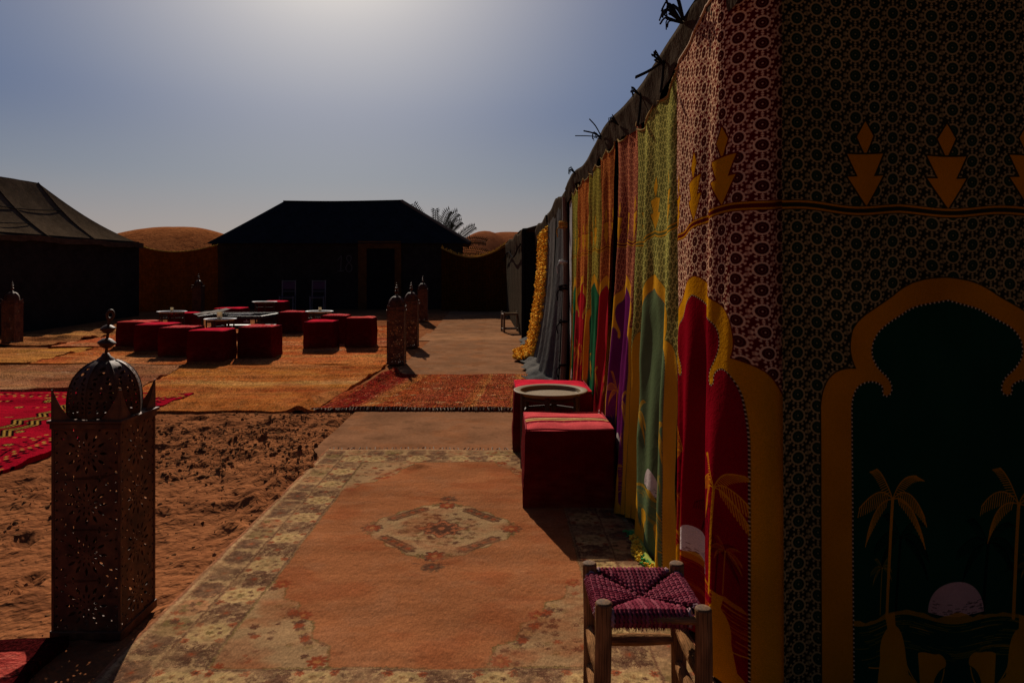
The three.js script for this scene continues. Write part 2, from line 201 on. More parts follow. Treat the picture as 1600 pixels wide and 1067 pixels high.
// ---- back tent
{
  const t = thing('tent', 'black tent across the back of the courtyard with the number 18 on its front', 'tent', [-6.2, 0.2, -26]), part = sub(t);
  const D = 26, xl = -10.95, xr = -1.5, top = 2.75, rx0 = -9.06, rx1 = -4.16, rd = 28.55, rh = 4.54, bx = -1.5, bd = 30.6;
  part('wall', wallGeo(xl, D, xr, D, 0, top, 50, 12), M.blackCloth);
  part('end_wall', wallGeo(xr, D, bx - 0.35, bd, 0, top, 20, 8), M.blackCloth); part('end_wall', wallGeo(xl, D, xl + 0.2, bd, 0, top, 20, 8), M.blackCloth); part('back_wall', wallGeo(xl + 0.2, bd, bx - 0.35, bd, 0, top, 20, 8), M.blackCloth);
  const sag = (u, v) => -0.012 * Math.sin(Math.PI * v) - 0.02 * Math.sin(u * 9) * v * (1 - v);
  part('roof_panel', surf(40, 14, (u, v) => [lerp(lerp(xl - 0.15, xr + 0.35, u), lerp(rx0, rx1, u), v), lerp(top - 0.06 + (u > 0.98 ? -0.06 : 0), rh + 0.04 * u - 0.03 * Math.sin(u * Math.PI), v) + sag(u, v), -lerp(D - 0.15, rd, v)], (u, v) => [u * 8, v * 3]), M.navyCloth);
  for (const [xe, xb, rx] of [[xr + 0.35, bx, rx1], [xl - 0.15, xl - 0.1, rx0]]) part('roof_panel', surf(14, 14, (u, v) => [lerp(lerp(xe, xb, u), rx, v), lerp(top - 0.06, rh, v) - 0.012 * Math.sin(Math.PI * v), -lerp(lerp(D - 0.15, bd, u), rd, v)], (u, v) => [u * 5, v * 4]), M.roofBrown);
  part('roof_panel', surf(20, 8, (u, v) => [lerp(lerp(xl, bx, u), lerp(rx0, rx1, u), v), lerp(top, rh, v), -lerp(bd, rd, v)]), M.navyCloth);
  for (const [xa, xb, y0, y1] of [[-5.42, -5.1, 0.2, 2.72], [-4.05, -3.8, 0.2, 2.72], [-5.42, -3.8, 2.5, 2.78]]) part('door_frame', wallGeo(xa, D - (y0 > 1 ? 0.1 : 0.08), xb, D - (y0 > 1 ? 0.1 : 0.08), y0, y1, 6, 6, 0, 0), M.ochreTrim);
  part('door_flap', wallGeo(-5.1, D - 0.06, -4.05, D - 0.06, 0.2, 2.5, 10, 8), M.doorDark);
  // the painted number 18
  const ink = std([0.085, 0.08, 0.075], 0.9), pt = (px, py) => V((px - 785) * (D - 0.12) / 1080, 1.5 + (430 - py) * (D - 0.12) / 1080, -(D - 0.12));
  const stroke = (pts) => { const cv = new THREE.CatmullRomCurve3(pts.map((p) => pt(...p)), false, 'catmullrom', 0.5); return surf(40, 1, (u, v) => { const p = cv.getPoint(u), q = cv.getTangent(u), w = 0.018 * (v - 0.5) * 2; return [p.x - q.y * w, p.y + q.x * w, p.z]; }); };
  for (const digit of [[stroke([[527, 407], [530, 403], [533, 399]]), stroke([[533, 399], [532.8, 405], [532.4, 412], [532, 423]]), stroke([[527, 423], [532, 423.5], [537, 423]])], [stroke([[549, 402], [545, 399], [541, 403], [544, 409], [549, 415], [549, 422], [544, 424.5], [540, 420], [542, 413.5], [547, 408], [549, 402]])]]) part('painted_number', merge(digit), ink);
  part('hip_seam', tube([0, 0.25, 0.5, 0.75, 1].map((v) => V(lerp(xr + 0.3, rx1, v), lerp(top - 0.04, rh + 0.02, v), -lerp(D + 0.02, rd, v))), 0.075, 24, 7), fabric([0.3, 0.24, 0.18])); part('ridge_rope', tube([V(rx0, rh + 0.02, -rd), V(-7, rh + 0.0, -rd), V(rx1, rh + 0.05, -rd)], 0.03, 20, 6), M.cord);
}
// ---- ochre woven screens between tents
function plaid(a, b, seed) { const S = 512, [c, x] = canvas(S, S); pixels(x, S, S, (px, py, o) => { const g = (Math.abs(((px / 64) % 1) - 0.5) > 0.44 ? 1 : 0) + (Math.abs(((py / 64) % 1) - 0.5) > 0.44 ? 1 : 0), k = 0.8 + 0.4 * tileN(px, py, S, 12, 4) + 0.25 * (tileN(px, py * 0.2, S, 128, 1) - 0.5) - 0.06 * seed; for (let i = 0; i < 3; i++) o[i] = lerp(a[i], b[i], Math.min(1, g * 0.8)) * k; }); return tex(c); }
function screen(label, x0, d0, x1, d1, yT, sagD, map, tone, fr) {
  const t = thing('woven_screen', label, 'screen', [(x0 + x1) / 2, 0.2, -(d0 + d1) / 2]), part = sub(t);
  const f = (u, v) => { const tp = yT(u), y = lerp(0.12, tp, v), X = lerp(x0, x1, u), D = lerp(d0, d1, u) + 0.05 * Math.sin(u * 17 + v) + 0.12 * ripple(u * 9, v * 4) * 5 * 0.3 + sagD * Math.sin(Math.PI * v) * 0.2; return [X, y, -D]; };
  part('cloth', surf(40, 20, f, (u, v) => [u * 3, v * 2.6]), std(tone, 1, { map, bumpMap: crepeBump, bumpScale: 0.006 }));
  const r = mulberry(9), fg = []; for (let i = 0; i < 170; i++) { const u = r(), p = f(u, 1), h = fr * (0.3 + r()); fg.push(rod(V(...p), V(p[0] + (r() - 0.5) * 0.1, p[1] + h, p[2] + (r() - 0.5) * 0.1), 0.012, 0.006, 4)); }
  tag(part('frayed_edge', merge(fg), std([0.55, 0.34, 0.06], 0.9)), null, null, null, 'stuff');
  part('top_rope', tube([0, 0.2, 0.4, 0.6, 0.8, 1].map((u) => V(...f(u, 1)).add(V(0, 0, 0.02))), 0.018, 30, 6), std([0.4, 0.24, 0.05]));
}
screen('long ochre cloth screen slung between the left tent and the back tent', -13.0, 24.3, -10.6, 25.7, (u) => 2.62 - 0.28 * Math.sin(Math.PI * Math.pow(u, 0.9)) + 0.0 * u, 0.3, plaid([150, 88, 34], [132, 70, 26], 0), [0.85, 0.66, 0.4], 0.03);
screen('sagging brown plaid cloth screen between the back tent and the right-hand tents', -2.25, 25.3, 0.2, 24.6, (u) => 2.5 - 0.36 * Math.sin(Math.PI * Math.min(1, u * 1.08) * 0.98) + 0.1 * sstep(0.75, 1, u), 0.5, plaid([96, 66, 26], [60, 44, 22], 1), [0.62, 0.5, 0.36], 0.09);

// ---- right-hand tents
const XW = 0.86;
const rimPath = (name, part, x0, d0, x1, d1, y, h, seed, mat = M.rim, out = 0.07) => {    // the roof's turned-down hem along the wall head
  const L = Math.hypot(x1 - x0, d1 - d0), nx = (d1 - d0) / L, nd = -(x1 - x0) / L;
  part(name, surf(Math.ceil(L * 26), 10, (u, v) => { const s = u * L, a = v, sg = 0.03 * Math.sin(s * 2.3 + seed) + 0.014 * (vn(s * 4, seed) - 0.5) - 0.02 * Math.pow(Math.abs(Math.sin(s * 1.55 + seed)), 3); const hem = h * (0.72 + 0.55 * vn(s * 2.7 + seed * 9, 3)); let o, yy; if (a < 0.3) { const k = a / 0.3; o = -0.1 + (out + 0.1) * k; yy = y + sg - 0.01 * k; } else { const k = (a - 0.3) / 0.7; o = out + 0.008 * Math.sin(s * 21 + seed + k * 2) * k + 0.024 * (vn(s * 4 + 3, k * 2 + seed) - 0.5) * k - 0.03 * k; yy = y + sg - 0.012 - hem * k; } return [lerp(x0, x1, u) - nx * o, yy, -(lerp(d0, d1, u) - nd * o)]; }, (u, v) => [u * L / 0.8, v * 0.3]), mat);
};
function tieCord(part, x, y, d, n, r0, seed, dirs) {
  const r = mulberry(seed), g = [];
  for (let i = 0; i < n; i++) { const a = r() * 6.28, up = r() - 0.35; const e = V(x - 0.02 - r0 * (0.3 + r()) * 0.6, y + up * r0, -d + Math.cos(a) * r0 * 0.8); const mid = V((x + e.x) / 2 - 0.03, (y + e.y) / 2 + 0.05 * r(), (-d + e.z) / 2 + (r() - 0.5) * 0.05); g.push(tube([V(x, y - 0.02, -d), mid, e], 0.0028 + 0.0025 * r(), 8, 5)); }
  for (const [dx, dy, dz, rr] of dirs ?? []) g.push(tube([V(x, y, -d), V(x + dx * 0.5, y + dy * 0.62, -d + dz * 0.5), V(x + dx, y + dy, -d + dz)], rr, 10, 6));
  part('tie_cord', merge(g), M.cord);
}
{
  const t = thing('tent', 'long dark tent at right whose walls are hung with patterned cloths', 'tent', [2.6, 0, -5.5]), part = sub(t);
  part('wall', wallGeo(XW + 0.03, 2.47, XW + 0.03, 8.72, -0.05, 2.58, 60, 14, 0, 0), M.blackCloth);
  part('end_wall', surf(30, 20, (u, v) => { const X = lerp(XW + 0.03, 5, u); return [X, lerp(-0.05, 2.61 + (X - XW) * 0.42, v), -2.47 - 0.01 * Math.sin(u * 20)]; }, (u, v) => [u * 4, v * 3]), M.blackCloth);
  part('roof', surf(40, 30, (u, v) => { const D = lerp(2.4, 8.75, u), X = lerp(XW - 0.02, 5, v); return [X, 2.6 + (X - XW) * 0.42 - 0.04 * Math.sin(u * 14) * Math.sin(v * 3), -D]; }, (u, v) => [u * 6, v * 4]), M.rim);
  rimPath('valance', part, XW, 2.38, XW, 8.72, 2.635, 0.17, 1.3);
  tieCord(part, XW - 0.07, 2.62, 3.02, 16, 0.1, 3, [[-0.05, 0.14, 0.02, 0.008], [-0.02, 0.1, -0.1, 0.007]]);
  tieCord(part, XW - 0.06, 2.56, 3.42, 5, 0.045, 4, [[-0.12, -0.05, -0.1, 0.007], [-0.125, -0.06, -0.085, 0.005], [-0.02, -0.16, 0.02, 0.007]]);
  tieCord(part, XW - 0.06, 2.55, 3.98, 5, 0.05, 5, [[-0.03, -0.2, 0.05, 0.007]]);
  tieCord(part, XW - 0.07, 2.6, 5.5, 4, 0.06, 6, [[-0.13, 0.07, -0.1, 0.006], [-0.1, 0.14, 0.02, 0.005], [-0.2, 0.03, -0.1, 0.004]]);
  tieCord(part, XW - 0.06, 2.55, 4.75, 5, 0.06, 16); tieCord(part, XW - 0.07, 2.6, 7.4, 6, 0.09, 7);
}
{
  const t = thing('tent', 'lower grey-black tent in the middle of the right side, draped with blankets', 'tent', [2.6, 0, -12.3]), part = sub(t);
  part('wall', wallGeo(XW + 0.06, 8.75, XW + 0.06, 16.1, -0.05, 2.55, 50, 12, 0, 0.02), M.blackCloth);
  part('roof', surf(30, 14, (u, v) => { const D = lerp(8.76, 16.3, u), X = lerp(XW - 0.02, 5, v); return [X, 2.59 + (X - XW) * 0.36 - 0.04 * Math.sin(u * 11) - 0.06 * u, -D]; }, (u, v) => [u * 6, v * 4]), M.rim);
  rimPath('valance', part, XW, 8.74, XW, 12.2, 2.615, 0.3, 4.1); rimPath('valance', part, XW + 0.01, 12.25, XW - 0.02, 16.2, 2.575, 0.34, 8.7, M.rim, 0.1);
  part('panel', wallGeo(XW - 0.02, 8.06, XW - 0.02, 8.66, 0.02, 2.42, 10, 14, 0.0, 0.02), M.greyPanel);
  const wood = std([0.16, 0.1, 0.07], 0.8);
  part('pole', rod(V(XW - 0.1, 0, -8.78), V(XW - 0.06, 2.5, -8.86), 0.042, 0.034, 10, 0.03), wood);
  for (const [y, s] of [[2.12, 4], [1.32, 3], [1.66, 2], [0.9, 2], [0.35, 2]]) { const g = []; for (let i = 0; i < s; i++) { const q = new THREE.TorusGeometry(0.05, 0.011, 6, 14); q.rotateX(Math.PI / 2 + 0.3 * (i % 2 ? 1 : -1)); q.translate(XW - 0.085, y + i * 0.018, -8.8); g.push(q); } g.push(tube([V(XW - 0.13, y, -8.78), V(XW - 0.17, y - 0.05, -8.74), V(XW - 0.16, y - 0.14, -8.73)], 0.008, 8, 5)); part('rope_tie', merge(g), y === 2.12 ? std([0.5, 0.26, 0.06]) : y === 1.66 ? std([0.5, 0.48, 0.45]) : M.cord); }
}
{
  const t = thing('tent', 'farthest tent on the right, grey sunlit side beside a black doorway', 'tent', [2, 0.1, -19]), part = sub(t);
  part('wall', wallGeo(0.52, 16.05, 0.14, 23.4, -0.05, 2.5, 60, 16, 0, 0.04), fabric([0.105, 0.084, 0.062]));
  part('corner_pole', rod(V(0.5, -0.05, -16.04), V(0.5, 2.56, -16.04), 0.06, 0.05, 8), M.doorDark); part('front_wall', wallGeo(0.5, 16.0, 1.6, 16.0, -0.05, 2.5, 12, 10, 0, 0), M.doorDark);
  part('roof', surf(24, 10, (u, v) => { const D = lerp(15.98, 23.5, u), x0 = lerp(0.49, 0.12, u), X = lerp(x0, 4, v); return [X, 2.56 + (X - x0) * 0.3 + 0.05 * Math.sin(u * 9), -D]; }, (u, v) => [u * 6, v * 3]), M.rim);
  rimPath('valance', part, 0.52, 16.0, 0.14, 23.4, 2.58, 0.4, 2.2, fabric([0.12, 0.09, 0.065]), 0.05);
  part('roof_rope', tube([0, 0.12, 0.25, 0.4, 0.6, 0.8, 1].map((k) => V(lerp(0.42, 0.05, k), 2.1 + 0.12 * Math.cos(k * 9), -lerp(16.05, 23.2, k))), 0.02, 40, 6), M.cord);
}

// ---------------------------------------------------------------- printed cloths hung on the right-hand tent
const css = (c, a = 1) => `rgba(${c[0]},${c[1]},${c[2]},${a})`;
function palmPrint(x, px, py, base, k, col, dark) {              // trunk and six combed fronds
  x.lineCap = 'round'; x.strokeStyle = col; x.lineWidth = 5.5 * k; x.beginPath(); x.moveTo(px - 12 * k, base); x.quadraticCurveTo(px - 6 * k, (py + base) / 2 - 10, px, py); x.stroke();
  const fr = [[-16, -42, -29, -52], [14, -34, 38, -36], [-26, -34, -58, 2], [30, -26, 50, 24], [-34, -8, -46, 46], [32, -6, 48, 58]];
  for (const [cx, cy, ex, ey] of fr) {
    x.lineWidth = 2 * k; x.beginPath(); x.moveTo(px, py); x.quadraticCurveTo(px + cx * k, py + cy * k, px + ex * k, py + ey * k); x.stroke();
    x.lineWidth = 1.5 * k; for (let t = 0.15; t <= 1; t += 0.06) { const a = 1 - t, qx = px + (2 * a * t * cx + t * t * ex) * k, qy = py + (2 * a * t * cy + t * t * ey) * k; const up = ey < -30; x.beginPath(); x.moveTo(qx, qy); x.lineTo(qx + (up ? Math.sign(ex) * 12 : Math.sign(ex) * 3) * k, qy + (up ? -3 + (ex > 0 ? 8 : 5) : 19 * Math.sin(t * 2.6) + 4) * k); x.stroke(); }
  }
}
function archPath(x, inner) {                                   // outline in pixels of the photograph's own scale, centre x = 0
  const half = inner ? [[0, 463], [[-28, 470, -52, 480, -66, 492], [-88, 506, -108, 508, -117, 530], [-124, 550, -112, 566, -100, 578], [-88, 588, -82, 600, -86, 609], [-92, 618, -104, 612, -101, 603], [-100, 594, -118, 584, -132, 588], [-146, 592, -152, 606, -152, 630], [-152, 800, -152, 900, -152, 1180]]]
    : [[0, 428], [[-34, 430, -58, 446, -80, 462], [-104, 478, -136, 480, -150, 510], [-156, 534, -154, 550, -146, 566], [-176, 566, -196, 590, -199, 632], [-199, 800, -199, 900, -199, 1180]]];
  const [s, segs] = half; x.beginPath(); x.moveTo(...s); for (const c of segs) x.bezierCurveTo(...c);
  const pts = [s]; for (const c of segs) pts.push([c[4], c[5]]);
  x.lineTo(-segs[segs.length - 1][4], 1180);
  for (let i = segs.length - 1; i >= 0; i--) { const c = segs[i], p = pts[i]; x.bezierCurveTo(-c[2], c[3], -c[0], c[1], -p[0], p[1]); }
  x.closePath();
}
function clothTexture(o) {
  const W = 768, H = 1560, S = 1.373, [c, x] = canvas(W, H), gold = css(o.gold);
  x.fillStyle = css(o.bg); x.fillRect(0, 0, W, H);
  const R = 21, [rc, rx] = canvas(64, 64); rx.translate(32, 32);
  rx.strokeStyle = css(o.petal); rx.fillStyle = css(o.petal);
  rx.lineWidth = 4.2; rx.beginPath(); rx.arc(0, 0, 13.6, 0, 7); rx.stroke();
  for (let i = 0; i < 12; i++) { rx.save(); rx.rotate(i * Math.PI / 6); rx.fillRect(-1.3, -19, 2.6, 5); rx.beginPath(); rx.ellipse(0, -19.4, 3.1, 1.9, 0, 0, 7); rx.fill(); rx.restore(); }
  rx.fillStyle = css(o.eye ?? o.bg); rx.beginPath(); rx.arc(0, 0, 11.4, 0, 7); rx.fill(); rx.lineWidth = 1.1; rx.globalAlpha = 0.4; rx.beginPath(); rx.arc(0, 0, 6.4, 0, 7); rx.stroke(); rx.globalAlpha = 1; rx.fillStyle = css(o.petal, 0.9); rx.beginPath(); rx.arc(0, 0, 1.9, 0, 7); rx.fill();
  const cx = 41.5, cy = 43; let col = 0;
  for (let px = -20; px < W + 40; px += cx, col++) for (let py = -30 + (col & 1) * cy / 2; py < H + 40; py += cy) {
    x.drawImage(rc, px - 32, py - 32);
    x.fillStyle = css(o.petal, 0.7); for (const [a, b] of [[cx / 2, cy / 4 + cy / 2 - 11], [cx / 2, -cy / 4]]) { x.beginPath(); for (let k = 0; k < 5; k++) { const t = k * 1.2566; x.ellipse(px + a + 3.6 * Math.cos(t), py + b + 3.6 * Math.sin(t), 2, 1.4, t, 0, 7); } x.fill(); }
  }
  x.save(); x.setTransform(S, 0, 0, S, W / 2, 50.7 * S);
  for (const kx of [-128, 0, 128]) {                  // a row of arrowheads above the band
    x.fillStyle = css(o.bg); x.strokeStyle = css(o.bg); x.lineWidth = 2.5; x.fillStyle = gold;
    const sh = (p) => { x.beginPath(); p.forEach(([a, b], i) => (i ? x.lineTo(kx + a, b) : x.moveTo(kx + a, b))); x.closePath(); x.fill(); x.stroke(); };
    sh([[0, 196], [14, 221], [2, 248], [-3, 248], [-15, 222]]); sh([[-31, 247], [31, 247], [15, 280], [31, 280], [1, 328], [-31, 281], [-15, 280]]);
  }
  x.fillStyle = css(o.bg); x.fillRect(-300, 325, 600, 15); x.fillStyle = gold; x.fillRect(-300, 326, 600, 3.2); x.fillRect(-300, 335.5, 600, 3.2);
  x.fillStyle = gold; archPath(x, false); x.fill(); x.strokeStyle = css(o.bg, 0.8); x.lineWidth = 2; x.stroke();
  x.save(); archPath(x, true); x.fillStyle = css(o.field); x.fill(); x.strokeStyle = css(o.line ?? [20, 10, 8], 0.8); x.lineWidth = 2.6; x.stroke(); x.setLineDash([0.1, 6.5]); x.lineCap = 'round'; x.strokeStyle = css([236, 212, 168], 0.8); x.lineWidth = 2.8; x.stroke(); x.lineCap = 'butt'; x.setLineDash([]); x.clip();
  const shadow = css(o.shadow ?? [8, 10, 8], 0.6);
  palmPrint(x, -70, 830, 940, 0.8, shadow); palmPrint(x, 62, 835, 945, 0.85, shadow); palmPrint(x, 118, 870, 940, 0.5, shadow); palmPrint(x, -104, 868, 935, 0.35, css(o.gold, 0.7)); palmPrint(x, 128, 866, 935, 0.35, css(o.gold, 0.7));
  x.fillStyle = css(o.moon ?? [214, 196, 190]); x.beginPath(); x.ellipse(12, 934, 42, 52, 0, Math.PI, 0); x.fill(); x.fillStyle = shadow; const rr = mulberry(4); for (let i = 0; i < 60; i++) x.fillRect(-30 + rr() * 84, 914 + rr() * 22, 2 + rr() * 7, 1);
  x.fillStyle = css(o.gold, 0.75); x.beginPath(); x.moveTo(-152, 945); for (let q = -152; q <= 152; q += 9) x.lineTo(q, 936 + 5 * RT[(q + 400) & 255] - 12 * Math.exp(-Math.pow((q - 12) / 16, 2))); x.lineTo(152, 945); x.fill();
  x.fillStyle = css(o.gold, 0.45); for (let i = 0; i < 120; i++) { const q = -152 + rr() * 304, w = 6 + rr() * 46; x.fillRect(q, 946 + rr() * 56, w, 0.8 + rr() * 1.2); }
  palmPrint(x, -84, 770, 944, 1.0, gold); palmPrint(x, 110, 775, 946, -1.0 * -1, gold);
  for (const m of [1, -1]) {                                     // two riders on camels, face to face
    x.save(); x.translate(13, 0); x.scale(m, 1); x.fillStyle = gold; x.strokeStyle = gold;
    x.beginPath(); x.moveTo(-112, 940); x.lineTo(-94, 940); x.lineTo(-93, 960); x.bezierCurveTo(-82, 968, -78, 985, -76, 1010); x.lineTo(-72, 1034); x.bezierCurveTo(-50, 1052, -40, 1075, -40, 1180); x.lineTo(-165, 1180); x.bezierCurveTo(-158, 1090, -146, 1050, -128, 1040); x.lineTo(-122, 1000); x.bezierCurveTo(-124, 976, -118, 966, -108, 960); x.closePath(); x.fill();
    x.beginPath(); x.moveTo(-58, 1180); x.bezierCurveTo(-50, 1100, -56, 1040, -58, 1000); x.bezierCurveTo(-52, 992, -34, 996, -30, 992); x.bezierCurveTo(-20, 990, -14, 1002, -19, 1010); x.bezierCurveTo(-26, 1012, -34, 1026, -36, 1040); x.bezierCurveTo(-36, 1080, -30, 1140, -20, 1180); x.closePath(); x.fill();
    x.lineWidth = 2; x.beginPath(); x.moveTo(-82, 1004); x.quadraticCurveTo(-64, 1054, -44, 1050); x.quadraticCurveTo(-24, 1048, -20, 1012); x.stroke(); x.beginPath(); x.moveTo(-142, 1006); x.lineTo(-120, 1014); x.stroke(); x.restore();
  }
  x.restore(); x.restore();
  const sd = o.seed ?? 1;
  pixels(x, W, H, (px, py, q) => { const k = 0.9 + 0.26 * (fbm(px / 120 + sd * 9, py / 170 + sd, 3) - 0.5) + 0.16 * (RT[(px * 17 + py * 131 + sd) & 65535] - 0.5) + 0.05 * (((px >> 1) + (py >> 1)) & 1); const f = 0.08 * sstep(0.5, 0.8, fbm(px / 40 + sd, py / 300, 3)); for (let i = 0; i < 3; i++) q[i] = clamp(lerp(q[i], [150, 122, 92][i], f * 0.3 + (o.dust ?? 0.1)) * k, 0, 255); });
  return tex(c);
}
// a cloth hanging from a few ties; path = points [X, D] along the floor, s0 = where the print's centre falls along it, stretch = gathered width
function hangCloth(name, label, path, sCen, stretch, o, opt = {}) {
  const mk = (q) => { const k = new THREE.CatmullRomCurve3(q.map(([x, d]) => V(x, 0, d)), false, 'centripetal'); k.arcLengthDivisions = 400; return k; }, P2 = opt.path2 ? mk(opt.path2) : null; const P = new THREE.CatmullRomCurve3(path.map(([x, d]) => V(x, 0, d)), false, 'centripetal'); const L = P.getLength(); P.arcLengthDivisions = 400;
  const nu = opt.nu ?? 90, nv = 90, yT = opt.top ?? 2.5, yB = opt.bottom ?? 0.03, A = opt.amp ?? 1, sd = opt.seed ?? 1, ties = opt.ties ?? 3, sgA = opt.sag ?? 0.05;
  const fold = (s, v) => (0.006 + 0.013 * v) * A * (Math.sin(s * 13 + sd * 5 + 1.3 * vn(s * 2 + sd, v * 2)) + 0.7 * Math.sin(s * 23 + sd * 2.1 + v * 1.7)) + 0.05 * A * v * (vn(s * 3.1 + sd * 3, v * 1.4) - 0.5) + 0.012 * A * (fbm(s * 7 + sd, v * 9, 2) - 0.5);
  const g = surf(nu, nv, (u, w) => {
    const v = 1 - w, p = P.getPointAt(u), tg = P.getTangentAt(u); if (P2) { const k = sstep(0.02, 0.62, v); p.lerp(P2.getPointAt(u), k); tg.lerp(P2.getTangentAt(u), k).normalize(); } const nx = tg.z, nd = -tg.x, s = u * L;     // (nx, nd) is turned to the courtyard side below
    const sag = sgA * Math.pow(Math.abs(Math.sin(u * Math.PI * ties)), 0.8) * (1 - v) ; const y = lerp(yT - sag + (opt.tilt ?? 0) * (u - 0.5), yB + 0.015 * Math.sin(s * 19), v);
    let off = fold(s, v) + (opt.flare ?? 0.04) * Math.pow(v, 2.2) + 0.012; off += (opt.curl ?? 0) * Math.pow(sstep(0.75, 1, opt.curlEnd ? u : 1 - u), 2) * sstep(0.05, 0.35, v);
    if (opt.bulge) off += opt.bulge(u, v, s);
    const sgn = opt.flip ? -1 : 1; return [p.x + sgn * nx * off, y, -(p.z + sgn * nd * off)];
  }, (u, w) => { const s = u * L; const st = lerp(stretch, opt.stretch2 ?? stretch, sstep(0.45, 0.66, 1 - w)); return [0.5 + (s - sCen) * st / 1.28, (w * (yT - yB) + yB) / 2.6 + (opt.dv ?? 0) + 0.002 * Math.sin(s * 5 + sd) + (opt.top ? ((yT - yB) * 0 + (opt.sag ?? 0.05) * Math.pow(Math.abs(Math.sin(u * Math.PI * ties)), 0.8) * -w * w * 0.25) / 2.6 : 0)]; });
  const m = std([1, 1, 1], 0.92, { map: clothTexture(o), bumpMap: rep(crepeBump, 5, 10), bumpScale: o.bump ?? 0.001 });
  const t = thing(name, label, 'hanging cloth', [path[0][0], 0, -path[0][1]]), part = sub(t); part('printed_cloth', g, m);
  const hem = []; const n = 60; for (let i = 0; i <= n; i++) { const u = i / n, p = P.getPointAt(u), tg = P.getTangentAt(u), sgn = opt.flip ? -1 : 1; const sag = sgA * Math.pow(Math.abs(Math.sin(u * Math.PI * ties)), 0.8); const s = u * L, off = fold(s, 0) + 0.013 + (opt.bulge ? opt.bulge(u, 0, s) : 0); hem.push(V(p.x + sgn * tg.z * off, yT - sag + (opt.tilt ?? 0) * (u - 0.5), -(p.z - sgn * tg.x * off))); }
  part('hem', tube(hem, 0.007, 120, 5), std(o.hem ?? [0.3, 0.2, 0.08], 0.9));
  return t;
}
const GOLD = [216, 152, 30];
// the corner cloth: runs along the side, wraps round the tent's corner
hangCloth('hanging_cloth', 'maroon rosette-print cloth wrapped round the tent corner, crimson arch half sunlit', [[0.828, 3.27], [0.82, 3.1], [0.815, 2.86], [0.815, 2.62], [0.835, 2.5], [0.9, 2.45], [1.0, 2.45], [1.14, 2.45]], 0.41, 0.93, { bg: [88, 18, 18], petal: [228, 188, 148], eye: [62, 12, 12], field: [126, 6, 22], gold: [196, 130, 12], dust: 0.03, seed: 3, shadow: [60, 6, 14], bump: 0.0018, hem: [0.45, 0.3, 0.2] }, { top: 2.56, amp: 0.75, seed: 2, stretch2: 0.8, bulge: (u, v, s) => 0.014 * sstep(0.45, 0.8, v) * (Math.sin(s * 19 + 1.2 * v) + 0.5 * Math.sin(s * 41 + 2 + v * 3)) * sstep(0.02, 0.2, s) + 0.01 * sstep(0.1, 0.3, v) * Math.sin(s * 30 + v * 4) * sstep(0.45, 0.6, s), nu: 150, flare: 0.01, ties: 2, tilt: 0.17, sag: 0.03, path2: [[0.828, 3.27], [0.812, 3.05], [0.8, 2.8], [0.804, 2.62], [0.812, 2.51], [0.84, 2.43], [0.9, 2.395], [1.0, 2.42], [1.12, 2.45]] });
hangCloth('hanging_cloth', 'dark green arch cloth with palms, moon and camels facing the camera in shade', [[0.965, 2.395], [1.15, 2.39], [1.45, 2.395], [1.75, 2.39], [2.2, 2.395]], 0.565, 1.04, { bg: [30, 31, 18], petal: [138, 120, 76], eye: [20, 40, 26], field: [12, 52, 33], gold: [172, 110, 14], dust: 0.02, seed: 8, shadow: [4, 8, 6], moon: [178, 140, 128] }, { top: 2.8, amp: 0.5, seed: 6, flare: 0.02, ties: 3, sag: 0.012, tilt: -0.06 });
const side = (label, d0, d1, o, opt = {}) => { const w = d1 - d0, x = opt.x ?? 0.825; return hangCloth('hanging_cloth', label, [[x, d1], [x - 0.004, d0 + w * 0.66], [x + 0.004, d0 + w * 0.33], [x, d0]], w * 0.5, opt.stretch ?? 0.92 / w, { gold: GOLD, ...o }, { top: 2.47, ties: 2, ...opt }); };
side('olive green print cloth with a pale sage arch, beside the maroon corner cloth', 3.2, 4.2, { bg: [92, 90, 40], petal: [196, 186, 92], field: [92, 112, 74], seed: 11, shadow: [60, 78, 50] }, { amp: 1.15, seed: 3, top: 2.44, tilt: 0.1, flare: 0.04, ties: 2, sag: 0.06, x: 0.835 });
side('dusty maroon print cloth with a purple arch, near the two red poufs', 4.14, 4.92, { bg: [104, 40, 36], petal: [206, 128, 84], field: [98, 20, 84], seed: 14, shadow: [70, 10, 60] }, { amp: 1.3, seed: 5, x: 0.84, flare: 0.08 });
side('orange-red print cloth with a bright red arch, its edge curled from the wall', 5.0, 5.68, { bg: [124, 44, 26], petal: [222, 138, 60], field: [168, 20, 32], seed: 17, shadow: [90, 10, 20] }, { amp: 1.4, seed: 7, flare: 0.1, curl: 0.02, curlEnd: true, x: 0.82 });
side('yellow-green print cloth with an emerald arch, between two orange-red cloths', 5.62, 6.5, { bg: [104, 96, 34], petal: [206, 186, 74], field: [28, 100, 60], seed: 19, shadow: [10, 70, 36] }, { amp: 1.3, seed: 9, x: 0.835, flare: 0.06 });
side('orange-red print cloth with a narrow crimson arch, second farthest of the row', 6.45, 7.4, { bg: [140, 52, 26], petal: [226, 140, 56], field: [176, 24, 34], seed: 23, shadow: [90, 10, 20] }, { amp: 1, seed: 11, x: 0.82, flare: 0.06 });
side('green print cloth with a dark green arch, farthest of the row by the pole', 7.36, 8.12, { bg: [96, 92, 34], petal: [190, 180, 70], field: [22, 96, 56], seed: 29, shadow: [10, 60, 36] }, { amp: 1, seed: 13, x: 0.835, flare: 0.06 });

